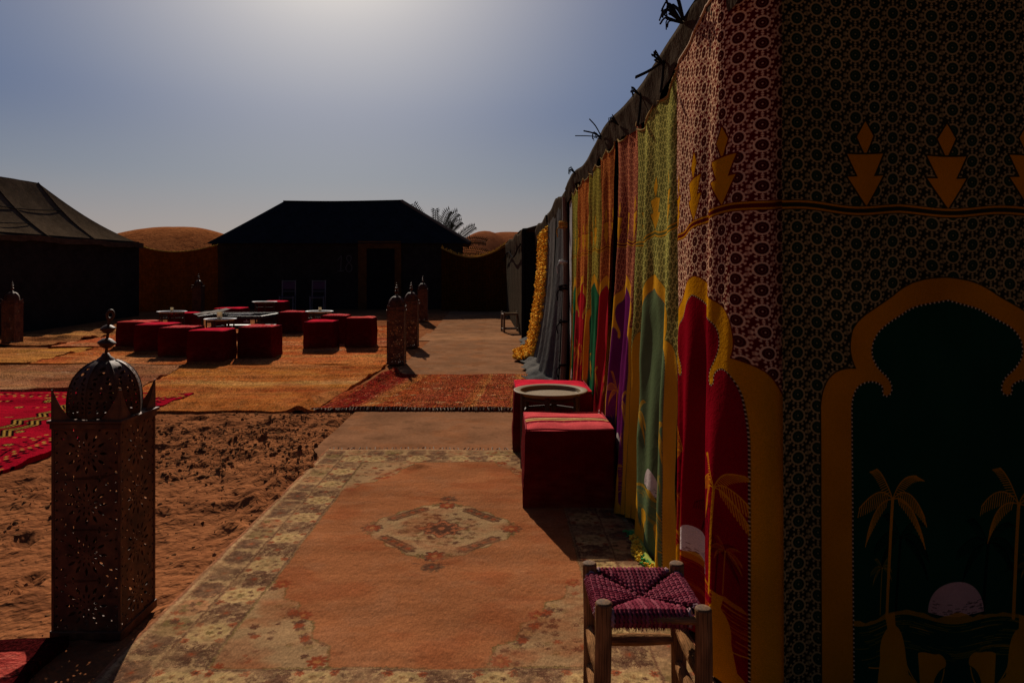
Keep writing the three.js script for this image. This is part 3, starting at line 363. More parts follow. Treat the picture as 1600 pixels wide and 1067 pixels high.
// ---- blankets draped from the middle tent, pulled out over the path
function drape(label, d0, d1, topY, out, mat, seed, opt = {}) {
  const t = thing('draped_blanket', label, 'blanket', [0.6, 0, -(d0 + d1) / 2]), part = sub(t);
  const f = (u, v) => { const s = u * (d1 - d0), D0 = lerp(d0, d1, u) - (opt.skew ?? 0) * v * v * u; const k = Math.pow(v, 2.0), fo = (0.015 + 0.05 * v) * (Math.sin(s * 7 + seed) + 0.6 * Math.sin(s * 15 + seed * 3 + v * 2)) * 0.5; let y = lerp(topY - 0.05 * Math.sin(u * Math.PI * 3) ** 2, 0.0, Math.min(1, v / 0.86)), ou = out * (opt.near ? 0.3 + 0.7 * sstep(0, 0.6, u) : 1), X = 0.8 - ou * k * 0.8 - fo; if (v > 0.86) { const q = (v - 0.86) / 0.14; X -= ou * 0.35 * q; y = 0.03 + 0.04 * vn(s * 6 + seed, q * 3) * (1 - q * 0.6) + 0.05 * Math.max(0, fo); } else y = Math.max(y, 0.03); y += 0.06 * Math.exp(-Math.pow((v - 0.86) / 0.08, 2)); return [X, y, -(D0 - 0.06 * Math.sin(v * 5 + seed))]; };
  part('blanket', surf(50, 60, f, (u, v) => [u * (d1 - d0), v * 2.8]), mat); return [t, part, f];
}
const greyWool = fabric([0.19, 0.18, 0.17]), darkWool = fabric([0.13, 0.128, 0.128]);
drape('charcoal woven blanket draped beside the wooden pole, spread on the path', 8.95, 10.3, 2.46, 0.42, darkWool, 1, { near: 1 });
drape('dark grey blanket fanned out on the path just behind the charcoal one', 10.35, 12.0, 2.42, 0.4, greyWool, 3, {});
drape('grey blanket hanging left of the shaggy yellow one by the black doorway', 14.4, 15.7, 2.4, 0.35, greyWool, 6, {});
{
  const [t, part, f] = drape('shaggy mustard yellow blanket of tufts trailing onto the path', 11.85, 14.3, 2.4, 0.5, std([0.5, 0.24, 0.04], 0.95), 5, { skew: 1.1 });
  const r = mulberry(21), list = [], cg = [];
  for (let i = 0; i < 4600; i++) { const u = r(), v = 0.01 + 0.99 * r(), p = V(...f(u, v)), q = V(...f(Math.min(1, u + 0.01), v)), w = V(...f(u, Math.min(1, v + 0.01))); const n = q.sub(p).cross(w.sub(p)).normalize(); if (n.x > 0) n.negate(); if (n.y < 0 && v > 0.85) n.negate(); const l = 0.035 + 0.05 * r(), s = 0.012 + 0.014 * r(); const e = p.clone().addScaledVector(n, l * 0.75).add(V((r() - 0.5) * 0.05, -l * 0.55 * (v < 0.85 ? 1 : 0.2), (r() - 0.5) * 0.06)); const g = rod(p, e, s * 0.5, s, 5); cg.push(g); }
  const th = [[], [], []]; cg.forEach((g, i) => th[i % 3].push(g));
  th.forEach((a, i) => tag(part('wool_tufts', merge(a), std([[0.74, 0.38, 0.04], [0.85, 0.48, 0.07], [0.6, 0.28, 0.03]][i], 0.95)), null, null, null, 'stuff'));
}

{
  const t = thing('cloth_trim', 'green and yellow fringed trim trailing on the ground at the foot of the olive cloth', 'trim', [0.74, 0, -3.5]), part = sub(t), r = mulberry(51), a = [[], []];
  for (let i = 0; i < 520; i++) { const k = r(), D = lerp(3.95, 3.22, k), X = 0.735 + 0.03 * k + 0.02 * Math.sin(k * 11), q = V(X + (r() - 0.5) * 0.045, 0.012 + 0.03 * r(), -D); a[(fbm(k * 9, 3, 2) + 0.25 * (r() - 0.5)) > 0.5 ? 0 : 1].push(rod(q, q.clone().add(V(-0.03 * r(), 0.012 * (r() - 0.3), (r() - 0.3) * 0.04)), 0.004, 0.006, 5)); }
  a.forEach((g, i) => tag(part('fringe', merge(g), std(i ? [0.06, 0.3, 0.1] : [0.7, 0.48, 0.06])), null, null, null, 'stuff'));
  part('trim_band', tube([0, 0.25, 0.5, 0.75, 1].map((k) => V(0.75 + 0.03 * k + 0.02 * Math.sin(k * 11), 0.024, -lerp(3.97, 3.2, k))), 0.02, 40, 7), std([0.3, 0.34, 0.07]));
}

// ---------------------------------------------------------------- the carpet and the rugs
function flower(x, px, py, r, col, n = 8, core) { x.fillStyle = css(col); for (let i = 0; i < n; i++) { const a = i * 6.283 / n; x.beginPath(); x.ellipse(px + Math.cos(a) * r * 0.6, py + Math.sin(a) * r * 0.6, r * 0.42, r * 0.24, a, 0, 7); x.fill(); } x.fillStyle = css(core ?? col); x.beginPath(); x.arc(px, py, r * 0.3, 0, 7); x.fill(); }
function scroll(x, px, py, r, col, rnd) { x.strokeStyle = css(col); x.lineWidth = Math.max(1.5, r * 0.11); x.lineCap = 'round'; for (let k = 0; k < 3; k++) { const a = rnd() * 6.28; x.beginPath(); for (let t = 0; t < 1; t += 0.1) { const q = a + t * 5, R = r * (1 - t * 0.8); const X = px + Math.cos(q) * R, Y = py + Math.sin(q) * R; t ? x.lineTo(X, Y) : x.moveTo(X, Y); } x.stroke(); } x.fillStyle = css(col); for (let k = 0; k < 4; k++) { const a = rnd() * 6.28; x.beginPath(); x.ellipse(px + Math.cos(a) * r * 0.9, py + Math.sin(a) * r * 0.9, r * 0.26, r * 0.13, a + 0.7, 0, 7); x.fill(); } }
const carpetMap = (() => {
  const W = 1280, H = 2016, [c, x] = canvas(W, H), r = mulberry(12), m = (v) => v * 560;
  const cream = [178, 147, 106], brown = [96, 66, 52], rust = [150, 74, 48], olive = [124, 104, 66], field = [176, 114, 74], pink = [176, 116, 84];
  x.fillStyle = css(pink); x.fillRect(0, 0, W, H);
  x.fillStyle = css([150, 104, 76]); x.fillRect(m(0.012), m(0.01), W - m(0.024), H - m(0.02)); x.fillStyle = css([196, 160, 120]); x.fillRect(m(0.022), m(0.02), W - m(0.044), H - m(0.04)); x.fillStyle = css(cream); x.fillRect(m(0.036), m(0.034), W - m(0.072), H - m(0.068));
  const cluster = (px, py, w, h, c0 = brown) => { for (let i = 0; i < 70; i++) { const a = (r() - 0.5) * w, b = (r() - 0.5) * h; scroll(x, px + a, py + b, 5 + r() * 9, r() < 0.75 ? c0 : [122, 94, 74], r); } flower(x, px, py, 15, [124, 84, 62], 8, rust); };
  const cart = (px, py, w, h) => { x.fillStyle = css([190, 162, 112]); x.beginPath(); x.ellipse(px, py, w * 0.48, h * 0.46, 0, 0, 7); x.fill(); for (let i = 0; i < 7; i++) { const a = i * 0.9; flower(x, px + Math.cos(a) * w * 0.28, py + Math.sin(a) * h * 0.28, 8, i % 3 ? [150, 112, 74] : brown, 5); } for (const [sx, sy] of [[-1, -1], [1, -1], [1, 1], [-1, 1]]) flower(x, px + sx * w * 0.42, py + sy * h * 0.42, 12, rust, 6, brown); flower(x, px, py, 11, olive, 6); };
  // outer border: washed patches of olive, pink and brown foliage
  const patch = (px, py, w, h) => { const k = r(); x.fillStyle = css(k < 0.3 ? olive : k < 0.6 ? [176, 116, 80] : [160, 132, 92], 0.55); x.beginPath(); x.ellipse(px, py, w * 0.5, h * 0.5, 0, 0, 7); x.fill(); if (k > 0.45) cluster(px, py, w * 0.8, h * 0.8, [104, 76, 60]); else for (let i = 0; i < 9; i++) flower(x, px + (r() - 0.5) * w * 0.8, py + (r() - 0.5) * h * 0.8, 8 + r() * 5, [brown, olive, [150, 84, 56]][(r() * 3) | 0], 6); };
  for (let p = m(0.2); p < H - m(0.15); p += 84 + r() * 24) for (const px of [m(0.113), W - m(0.113)]) patch(px, p, m(0.14), 88);
  for (let p = m(0.1); p < W - m(0.05); p += 84 + r() * 24) for (const py of [m(0.113), H - m(0.113)]) patch(p, py, 88, m(0.14));
  // main border: cream cartouches between clusters of brown foliage
  const mid = m(0.285), nl = 17, nw = 9, y0 = m(0.39), x0 = m(0.39);
  for (let i = 0; i < nl; i++) { const py = y0 + (i + 0.5) * (H - 2 * y0) / nl; for (const px of [mid, W - mid]) (i & 1 ? cart : cluster)(px, py, m(0.17), (H - 2 * y0) / nl * 0.95); }
  for (let i = 0; i < nw; i++) { const px = x0 + (i + 0.5) * (W - 2 * x0) / nw; for (const py of [mid, H - mid]) (i & 1 ? cluster : cart)(px, py, (W - 2 * x0) / nw * 0.95, m(0.17)); }
  for (const px of [mid, W - mid]) for (const py of [mid, H - mid]) cart(px, py, m(0.17), m(0.17));
  const fx = m(0.39), fy = m(0.39); x.fillStyle = css(field); x.fillRect(fx, fy, W - 2 * fx, H - 2 * fy);
  const lines = (d, w, col) => { x.strokeStyle = css(col); x.lineWidth = w; x.strokeRect(d, d, W - 2 * d, H - 2 * d); };
  lines(m(0.052), 3, [140, 100, 74]); lines(m(0.19), 7, [112, 80, 62]); lines(m(0.198), 3, [160, 128, 90]); lines(m(0.378), 6, [104, 76, 60]); lines(m(0.39), 4, [120, 92, 62]);
  // spandrels
  for (const [sx, sy] of [[1, 1], [-1, 1], [1, -1], [-1, -1]]) {
    x.save(); x.translate(sx > 0 ? fx : W - fx, sy > 0 ? fy : H - fy); x.scale(sx, sy); x.beginPath(); x.moveTo(0, 0); x.lineTo(m(0.46), 0); for (let t = 0; t <= 1; t += 0.125) { const w = (Math.round(t * 8) & 1) ? 16 : -8; x.lineTo(m(0.46) * (1 - t) + w * 0.7, m(0.74) * Math.pow(t, 0.9) + w); } x.closePath(); x.fillStyle = css([178, 147, 107]); x.fill(); x.strokeStyle = css(olive); x.lineWidth = 5; x.stroke(); x.clip();
    for (let i = 0; i < 70; i++) { const a = r() * m(0.46), b = r() * m(0.74); r() < 0.5 ? scroll(x, a, b, 6 + r() * 8, r() < 0.6 ? brown : olive, r) : flower(x, a, b, 6 + r() * 8, r() < 0.25 ? rust : brown, 6); }
    x.restore();
    x.save(); x.translate(sx > 0 ? fx : W - fx, sy > 0 ? fy : H - fy); x.scale(sx, sy); for (const [a, b] of [[0.4, 0.04], [0.24, 0.4], [0.05, 0.7]]) flower(x, m(a), m(b), 24, rust, 8, [178, 120, 70]); x.lineWidth = 20; x.strokeStyle = css(brown, 0.75); x.beginPath(); x.moveTo(m(0.34), m(0.14)); x.lineTo(m(0.16), m(0.48)); x.stroke(); for (let i = 0; i < 7; i++) flower(x, m(lerp(0.34, 0.16, i / 6)), m(lerp(0.14, 0.48, i / 6)), 15, i & 1 ? rust : [170, 140, 96], 6); x.restore();
  }
  // medallion
  x.save(); x.translate(W / 2, H / 2);
  const lobes = (a, b, n, wob) => { x.beginPath(); for (let i = 0; i <= 240; i++) { const t = i / 240 * 6.2832, q = 1 + wob * Math.cos(n * t), dmd = 1 / Math.pow(Math.pow(Math.abs(Math.cos(t)), 1.35) + Math.pow(Math.abs(Math.sin(t)), 1.35), 1 / 1.35); const X = a * dmd * q * Math.cos(t), Y = b * dmd * q * Math.sin(t); i ? x.lineTo(X, Y) : x.moveTo(X, Y); } x.closePath(); };
  lobes(m(0.45), m(0.44), 16, 0.03); x.fillStyle = css([184, 154, 112]); x.fill(); x.strokeStyle = css(olive); x.lineWidth = 5; x.stroke();
  for (const [sx, sy] of [[1, 1], [-1, 1], [1, -1], [-1, -1]]) { x.lineCap = 'butt'; x.lineWidth = 44; x.strokeStyle = css(brown, 0.9); x.beginPath(); x.moveTo(sx * m(0.33), sy * m(0.13)); x.lineTo(sx * m(0.13), sy * m(0.33)); x.stroke(); x.lineWidth = 26; x.strokeStyle = css([140, 108, 76]); x.stroke(); for (let i = 0; i < 9; i++) { const t = i / 8; flower(x, sx * m(lerp(0.33, 0.13, t)), sy * m(lerp(0.13, 0.33, t)), 12, i & 1 ? rust : brown, 6); } }
  for (let i = 0; i < 90; i++) { const a = r() * 6.283, R = m(0.13 + 0.12 * r()); r() < 0.4 ? scroll(x, Math.cos(a) * R, Math.sin(a) * R, 7 + 5 * r(), brown, r) : flower(x, Math.cos(a) * R, Math.sin(a) * R, 8 + 4 * r(), [olive, brown, [130, 96, 66]][(r() * 3) | 0], 6); }
  lobes(m(0.13), m(0.12), 8, 0.13); x.fillStyle = css([184, 112, 76]); x.fill(); x.strokeStyle = css(brown); x.lineWidth = 5; x.stroke(); flower(x, 0, 0, 40, brown, 10, [184, 112, 76]); for (let i = 0; i < 8; i++) flower(x, Math.cos(i * 0.785) * 50, Math.sin(i * 0.785) * 46, 11, brown, 6);
  for (const [a, b] of [[0.41, 0], [-0.41, 0], [0, 0.39], [0, -0.39]]) { flower(x, m(a), m(b), 38, brown, 8); flower(x, m(a), m(b), 29, rust, 8, [190, 130, 80]); for (const s of [-1, 1]) flower(x, m(a) + (b ? s * 44 : 0), m(b) + (b ? 0 : s * 44), 17, olive, 6, brown); }
  for (const s of [1, -1]) { flower(x, 0, s * m(0.52), 30, brown, 8, rust); scroll(x, 0, s * m(0.52), 34, [120, 88, 64], r); x.strokeStyle = css(brown); x.lineWidth = 4; x.beginPath(); x.moveTo(-60, s * m(0.475)); x.quadraticCurveTo(0, s * m(0.5), 60, s * m(0.475)); x.stroke(); }
  x.restore();
  // wear, faded pile, dust
  const src = x.getImageData(0, 0, W, H).data;
  pixels(x, W, H, (px, py, o) => {
    { const jx = (fbm(px / 7, py / 7, 2) - 0.5) * 9 + (RT[(px * 13 + py * 7) & 65535] - 0.5) * 5, jy = (fbm(px / 7 + 50, py / 7, 2) - 0.5) * 9 + (RT[(px * 5 + py * 17) & 65535] - 0.5) * 5, q = (clamp(Math.round(py + jy), 0, H - 1) * W + clamp(Math.round(px + jx), 0, W - 1)) * 4; o[0] = src[q]; o[1] = src[q + 1]; o[2] = src[q + 2]; }
    const row = fbm(px / 300 + 5, py / 16, 4), wide = fbm(px / 190 + 20, py / 150, 4), g = RT[(px * 71 + py * 193) & 65535], pile = vn(px / 2.2, py / 5);
    const wear = clamp(0.1 + 0.5 * sstep(0.45, 0.75, fbm(px / 60 + 70, py / 50, 4)) + 0.08 * (row - 0.5)); const inF = px > fx && px < W - fx && py > fy && py < H - fy;
    const mot = inF ? 0 : 0.34 * (fbm(px / 14, py / 11 + 30, 3) - 0.5) + 0.06; const k = 0.95 + mot + 0.1 * (row - 0.5) + 0.22 * (wide - 0.5) + 0.1 * (g - 0.5) + 0.16 * (pile - 0.5), t = inF ? [178, 124, 88] : [172, 138, 100];
    const red = inF ? sstep(0.5, 0.72, fbm(px / 140 + 3, py / 90 + 40, 4)) * 0.35 : 0;
    for (let i = 0; i < 3; i++) o[i] = clamp(lerp(lerp(o[i], t[i], wear * 0.95), [160, 84, 50][i], red) * k, 0, 255);
  });
  return tex(c);
})();
const pileBump = tex(grey(512, 512, (x, y) => clamp(0.5 + 0.5 * (tileN(x, y * 0.5, 512, 64, 3) - 0.5) + 0.6 * (tileN(x, y, 512, 16, 3) - 0.5))), false);
// a woven rug lying on the ground: corners [X, D] in order near-left, near-right, far-right, far-left
function rug(name, label, q, mat, o = {}) {
  const [a, b, c, d] = q, nu = o.nu ?? 70, nv = o.nv ?? 50, th = o.th ?? 0.012, lift = o.lift ?? 0.016, wr = o.wr ?? 0.02, sd = o.seed ?? 1, ew = o.edge ?? 0.05;
  const at = (u, v) => { const e1 = ew * (fbm(u * 5 + sd, sd * 3, 3) - 0.5), e2 = ew * (fbm(v * 5 + sd, sd * 7 + 1, 3) - 0.5); const uu = u + (e2 * (u < 0.5 ? 1 - 2 * u : 2 * u - 1)) * 0.6, vv = v + e1 * (v < 0.5 ? 1 - 2 * v : 2 * v - 1) * 0.6; const X = lerp(lerp(a[0], b[0], uu), lerp(d[0], c[0], uu), vv), D = lerp(lerp(a[1], b[1], uu), lerp(d[1], c[1], uu), vv); let y = (o.flat ? ground0(X, D) + 0.003 : Math.max(groundY(X, D), ground0(X, D) - (X > -1.7 ? 0 : 0.05) + (X > -1.72 && D < 24 ? 0.004 : -0.05))) + lift; const wn = fbm(X * 0.9 + sd * 4, D * 2.4 + sd, 3); y += wr * Math.max(0, wn - 0.42) * 2 + wr * 0.5 * Math.pow(Math.abs(Math.sin(D * 3.1 + 1.2 * fbm(X * 0.7, sd, 2) * 3)), 14); const ed = Math.min(u, 1 - u, v, 1 - v); y += (o.curl ?? 0) * sstep(0.05, 0, ed) * fbm(u * 8 + v * 8, sd, 2); if (o.ridge) y += o.ridge(X, D); return [X, y, -D]; };
  const top = surf(nu, nv, at, (u, v) => [u, v]), sk = [], E = (n, f) => sk.push(surf(n, 1, (t, k) => { const p = at(...f(t)); return [p[0], p[1] - k * (th + lift), p[2]]; }, (t, k) => { const w = f(t); return [lerp(w[0], 0.5, 0.02 * k), lerp(w[1], 0.5, 0.02 * k)]; }));
  E(nu, (t) => [t, 0]); E(nu, (t) => [t, 1]); E(nv, (t) => [0, t]); E(nv, (t) => [1, t]);
  const t = thing(name, label, o.cat ?? 'rug', [(a[0] + c[0]) / 2, 0, -(a[1] + c[1]) / 2]), part = sub(t); part('pile', merge([top, ...sk]), mat);
  if (o.fringe) { const r = mulberry(sd * 31), g = [], g2 = []; for (const [v, n] of o.fringe) for (let i = 0; i < n; i++) { const u = (i + 0.5) / n, p = at(u, v), dz = v ? -1 : 1, l = 0.03 + 0.035 * r(); const e = [p[0] + (r() - 0.5) * 0.035, 0.012 + ground0(p[0], -p[2]) + 0.01 * r(), p[2] + dz * l]; (i % 2 ? g : g2).push(rod(V(p[0], p[1] - 0.003, p[2]), V(...e), 0.0035 + 0.002 * r(), 0.006, 5)); } tag(part('fringe', merge(g), std([0.36, 0.29, 0.22])), null, null, null, 'stuff'); tag(part('fringe', merge(g2), std([0.12, 0.08, 0.06])), null, null, null, 'stuff'); }
  return t;
}
rug('carpet', 'faded salmon and cream carpet with a central medallion laid along the path', [[-1.5, 2.22], [0.78, 2.2], [0.78, 5.88], [-1.485, 5.88]], std([0.67, 0.615, 0.58], 1, { map: carpetMap, bumpMap: rep(pileBump, 3, 5), bumpScale: 0.006 }), { nu: 90, nv: 130, flat: true, lift: 0.012, wr: 0.012, edge: 0.02, seed: 2, fringe: [[1, 64]], cat: 'carpet', ridge: (X, D) => 0.03 * Math.exp(-Math.pow((X + 0.66) / 0.09, 2) - Math.pow((D - 5.35) / 0.06, 2)) + 0.006 * Math.exp(-Math.pow((X + 1.47) / 0.03, 2)) });
function kilim(W, H, base, pal, o = {}) {
  const [c, x] = canvas(W, H), r = mulberry(o.seed ?? 3); x.fillStyle = css(base); x.fillRect(0, 0, W, H);
  const bands = o.bands ?? 10;
  for (let i = 0; i < bands; i++) { const w = W / bands * (0.3 + r() * 0.9), px = r() * W; x.fillStyle = css(pal[(r() * pal.length) | 0], 0.25 + 0.35 * r()); o.vert ? x.fillRect(px, 0, w, H) : x.fillRect(0, px * H / W, W, w * H / W); }
  for (let i = 0; i < (o.motifs ?? 260); i++) { const px = r() * W, py = Math.round(r() * 26) / 26 * H, s = (o.ms ?? 1) * (5 + r() * 9), n = 1 + (r() * 5) | 0; x.strokeStyle = x.fillStyle = css(pal[(r() * pal.length) | 0], 0.55 + 0.4 * r()); x.lineWidth = 3; const k = r(); for (let j = 0; j < n; j++) { const q = px + j * s * 2.6; if (k < 0.4) { x.beginPath(); x.moveTo(q - s, py); x.lineTo(q, py - s); x.lineTo(q + s, py); x.lineTo(q, py + s); x.closePath(); r() < 0.5 ? x.fill() : x.stroke(); } else if (k < 0.75) x.fillRect(q - s, py - s * 0.2, s * 1.7, s * 0.45); else { x.beginPath(); x.moveTo(q - s, py + s); x.lineTo(q, py - s); x.lineTo(q + s, py + s); x.stroke(); } } }
  for (let i = 0; i < (o.rows ?? 60); i++) { const py = r() * H; x.strokeStyle = css(pal[(r() * pal.length) | 0], 0.3); x.lineWidth = 1 + r() * 3; x.setLineDash([3 + r() * 16, 3 + r() * 22]); x.beginPath(); x.moveTo(0, py); x.lineTo(W, py + (r() - 0.5) * 8); x.stroke(); } x.setLineDash([]); o.post?.(x, W, H, r);
  const sd = o.seed ?? 3, dust = o.dust ?? 0.4;
  pixels(x, W, H, (px, py, q) => { const st = RT[((px >> 1) * 53 + (py >> 2) * 171 + sd) & 65535], a = fbm(px / 90 + sd, py / 40, 4), row = vn(px / 60 + sd, py / 2.5), d = dust * sstep(0.42, 0.68, fbm(px / 110 + sd * 5, py / 60 + 8, 4)), k = 0.92 + 0.4 * (a - 0.5) + 0.5 * (st - 0.5) + (o.streak ?? 0.2) * (row - 0.5) + (o.stitch ?? 0) * (vn(px / 3.2 + sd, py / 14) - 0.5); for (let i = 0; i < 3; i++) q[i] = clamp(lerp(q[i], [178, 122, 76][i], d) * k, 0, 255); });
  return tex(c);
}
const rugMat = (map, tone = [1, 1, 1], u = 6, v = 4, b = 0.012) => std(tone.map((t, i) => t * [0.92, 0.88, 0.84][i]), 1, { map, bumpMap: rep(pileBump, u, v), bumpScale: b });
const crimsonMap = (() => {
  const W = 1100, [c, x] = canvas(W, W), r = mulberry(41), blk = [22, 12, 14], gd = [176, 138, 62]; x.fillStyle = css([168, 20, 40]); x.fillRect(0, 0, W, W);
  const floret = (px, py, s) => { flower(x, px, py, s, blk, 8); flower(x, px, py, s * 0.72, gd, 8, blk); };
  for (let j = 0; j < 13; j++) for (let i = 0; i < 12; i++) { if (i === 9 || (i + j) % 3 === 0) continue; const px = 60 + i * 78 + (j & 1) * 30 + r() * 8, py = 60 + j * 78 + r() * 8; if (r() < 0.75) floret(px, py, 15 + r() * 6); else for (let k = 0; k < 5; k++) { x.fillStyle = css(k & 1 ? gd : blk); x.fillRect(px - 30 + k * 13, py - 4, 11, 9); } }
  for (const bx of [760, 812]) { for (let q = -30; q < W; q += 6) { const z = Math.abs(((q / 110) % 1) - 0.5) * 80; for (let k = 0; k < 5; k++) { x.fillStyle = css(k % 2 ? gd : blk); x.fillRect(bx + z + k * 8, q, 8, 6); } } }
  for (const e of [0, 1, 2]) for (let q = 0; q < W; q += 15) { const z = 16 * ((q / 15) % 2); x.fillStyle = css(blk); const b = (p, w, h, col) => { x.fillStyle = css(col); e === 0 ? x.fillRect(W - 20 - p, q, w, h) : e === 1 ? x.fillRect(q, W - 20 - p, h, w) : x.fillRect(q, p, h, w); }; b(26 + z, 16, 12, blk); b(50 + z * 0.6, 9, 10, gd); b(78, 7, 13, blk); b(96 + z, 12, 9, r() < 0.5 ? gd : blk); }
  pixels(x, W, W, (px, py, q) => { const st = RT[((px >> 1) * 53 + (py >> 1) * 171) & 65535], k = 0.95 + 0.3 * (fbm(px / 80, py / 50, 3) - 0.5) + 0.25 * (st - 0.5) + 0.2 * (vn(px / 40, py / 2.5) - 0.5); for (let i = 0; i < 3; i++) q[i] = clamp(q[i] * k, 0, 255); });
  return tex(c);
})();
const RED = [[150, 44, 30], [190, 110, 50], [204, 160, 90], [112, 24, 26], [206, 186, 150], [160, 70, 34]];
rug('rug', 'rust red flatwoven rug lying straight across the path', [[-2.2, 7.66], [0.8, 7.62], [0.8, 10.1], [-1.72, 10.25]], rugMat(kilim(1400, 1000, [158, 80, 56], [...RED, [186, 100, 60]], { seed: 5, post: (x, W, H, r) => { x.fillStyle = 'rgba(128,22,30,0.5)'; x.fillRect(W * 0.05, 0, W * 0.13, H); x.fillStyle = 'rgba(196,150,80,0.4)'; x.fillRect(W * 0.2, 0, W * 0.06, H); x.fillStyle = 'rgba(150,60,40,0.35)'; x.fillRect(W * 0.45, 0, W * 0.16, H); for (let i = 0; i < 2600; i++) { x.fillStyle = css([[214, 180, 134], [196, 150, 60], [110, 30, 28], [150, 70, 44]][(r() * 4) | 0], 0.5 + 0.4 * r()); x.fillRect(r() * W, r() * H, 6 + r() * 16, 2.5 + r() * 3); } for (let i = 0; i < 26; i++) { const px = (0.2 + 0.8 * r()) * W, py = ((0.5 + (r() * 5 | 0)) / 5) * H; x.fillStyle = css([220, 196, 150], 0.85); for (let k = 0; k < 5; k++) x.fillRect(px - 26 + k * 10, py - 4 * (2 - Math.abs(k - 2)), 9, 8 * (2.5 - Math.abs(k - 2))); } }, vert: true, bands: 16, motifs: 520, rows: 190, dust: 0.12, stitch: 0.9 }), [1, 0.9, 0.8], 18, 12, 0.03), { lift: 0.03, th: 0.03, wr: 0.02, seed: 4, edge: 0.03, fringe: [[0, 150]], ridge: (X, D) => 0.1 * Math.exp(-Math.pow((X + 1.95 - 0.16 * (D - 8)) / 0.07, 2)) * sstep(8.6, 9.6, D) });
rug('rug', 'tan and gold flatwoven rug with ribbed bands, left of the rust red rug', [[-4.15, 7.55], [-2.05, 7.58], [-1.92, 11.3], [-5.6, 11.5]], rugMat(kilim(1400, 1400, [182, 112, 58], [[196, 136, 66], [164, 76, 40], [206, 156, 80], [140, 60, 36], [200, 168, 112], [170, 90, 48]], { post: (x, W, H, r) => { for (let px = 10; px < W; px += 34 + r() * 26) { x.strokeStyle = css([[104, 60, 34], [214, 170, 110]][r() < 0.6 ? 0 : 1], 0.28 + 0.25 * r()); x.lineWidth = 2 + r() * 3; x.beginPath(); for (let py = 0; py <= H; py += 40) x.lineTo(px + 7 * Math.sin(py / 130 + px), py); x.stroke(); } for (let i = 0; i < 26; i++) { x.fillStyle = css([[160, 70, 44], [206, 160, 90], [196, 130, 84], [140, 60, 40], [210, 184, 150]][(r() * 5) | 0], 0.16); x.beginPath(); x.ellipse(r() * W, r() * H, 60 + r() * 190, 50 + r() * 150, r() * 3, 0, 7); x.fill(); } for (let i = 0; i < 40; i++) { x.fillStyle = css([216, 196, 170], 0.5); x.fillRect(r() * W, r() * H * 0.5, 8 + r() * 30, 4 + r() * 6); } }, streak: 0.06, seed: 8, bands: 8, motifs: 200, rows: 70, dust: 0.4, stitch: 0.4 }), [1, 0.9, 0.82], 10, 14, 0.02), { lift: 0.02, wr: 0.035, seed: 9, th: 0.03, edge: 0.04, nv: 80, ridge: (X, D) => 0.06 * Math.exp(-Math.pow((X + 2.25 - 0.09 * (D - 7.5)) / 0.09, 2)) * sstep(9.3, 7.9, D) });
rug('rug', 'crimson rug with black and gold motifs at the left edge', [[-7.4, 4.75], [-3.78, 4.9], [-3.86, 8.62], [-7.6, 8.9]], rugMat(crimsonMap, [0.9, 0.9, 0.95], 8, 8, 0.008), { lift: 0.026, wr: 0.05, seed: 12, th: 0.02, edge: 0.03 });
rug('rug', 'pinkish tan shaggy rug at left, beyond the crimson rug', [[-9.6, 8.95], [-4.7, 8.8], [-5.2, 11.35], [-10, 11.3]], rugMat(kilim(1024, 640, [188, 140, 104], [[180, 128, 92], [196, 152, 118], [168, 110, 78]], { post: (x, W, H, r) => { for (let px = 10; px < W; px += 34 + r() * 26) { x.strokeStyle = css([[104, 60, 34], [214, 170, 110]][r() < 0.6 ? 0 : 1], 0.28 + 0.25 * r()); x.lineWidth = 2 + r() * 3; x.beginPath(); for (let py = 0; py <= H; py += 40) x.lineTo(px + 7 * Math.sin(py / 130 + px), py); x.stroke(); } for (let i = 0; i < 26; i++) { x.fillStyle = css([[160, 70, 44], [206, 160, 90], [196, 130, 84], [140, 60, 40], [210, 184, 150]][(r() * 5) | 0], 0.16); x.beginPath(); x.ellipse(r() * W, r() * H, 60 + r() * 190, 50 + r() * 150, r() * 3, 0, 7); x.fill(); } for (let i = 0; i < 40; i++) { x.fillStyle = css([216, 196, 170], 0.5); x.fillRect(r() * W, r() * H * 0.5, 8 + r() * 30, 4 + r() * 6); } }, streak: 0.06, seed: 16, bands: 5, motifs: 20, rows: 90 }), [1, 0.95, 0.9], 16, 8, 0.04), { lift: 0.03, wr: 0.05, seed: 15, th: 0.03, edge: 0.05 });
rug('rug', 'orange striped rug under the nearest row of poufs', [[-8.0, 11.62], [-1.98, 11.5], [-2.05, 14.3], [-8.3, 14.1]], rugMat(kilim(1400, 700, [176, 96, 56], [[160, 66, 36], [196, 130, 66], [152, 66, 40], [200, 160, 100], [186, 112, 56]], { post: (x, W, H, r) => { for (let px = 10; px < W; px += 34 + r() * 26) { x.strokeStyle = css([[104, 60, 34], [214, 170, 110]][r() < 0.6 ? 0 : 1], 0.28 + 0.25 * r()); x.lineWidth = 2 + r() * 3; x.beginPath(); for (let py = 0; py <= H; py += 40) x.lineTo(px + 7 * Math.sin(py / 130 + px), py); x.stroke(); } for (let i = 0; i < 26; i++) { x.fillStyle = css([[160, 70, 44], [206, 160, 90], [196, 130, 84], [140, 60, 40], [210, 184, 150]][(r() * 5) | 0], 0.16); x.beginPath(); x.ellipse(r() * W, r() * H, 60 + r() * 190, 50 + r() * 150, r() * 3, 0, 7); x.fill(); } for (let i = 0; i < 40; i++) { x.fillStyle = css([216, 196, 170], 0.5); x.fillRect(r() * W, r() * H * 0.5, 8 + r() * 30, 4 + r() * 6); } }, streak: 0.06, seed: 20, bands: 12, motifs: 260, rows: 90, dust: 0.2, stitch: 0.4 }), [1, 0.9, 0.8], 12, 8, 0.015), { lift: 0.02, wr: 0.04, seed: 19, edge: 0.03 });
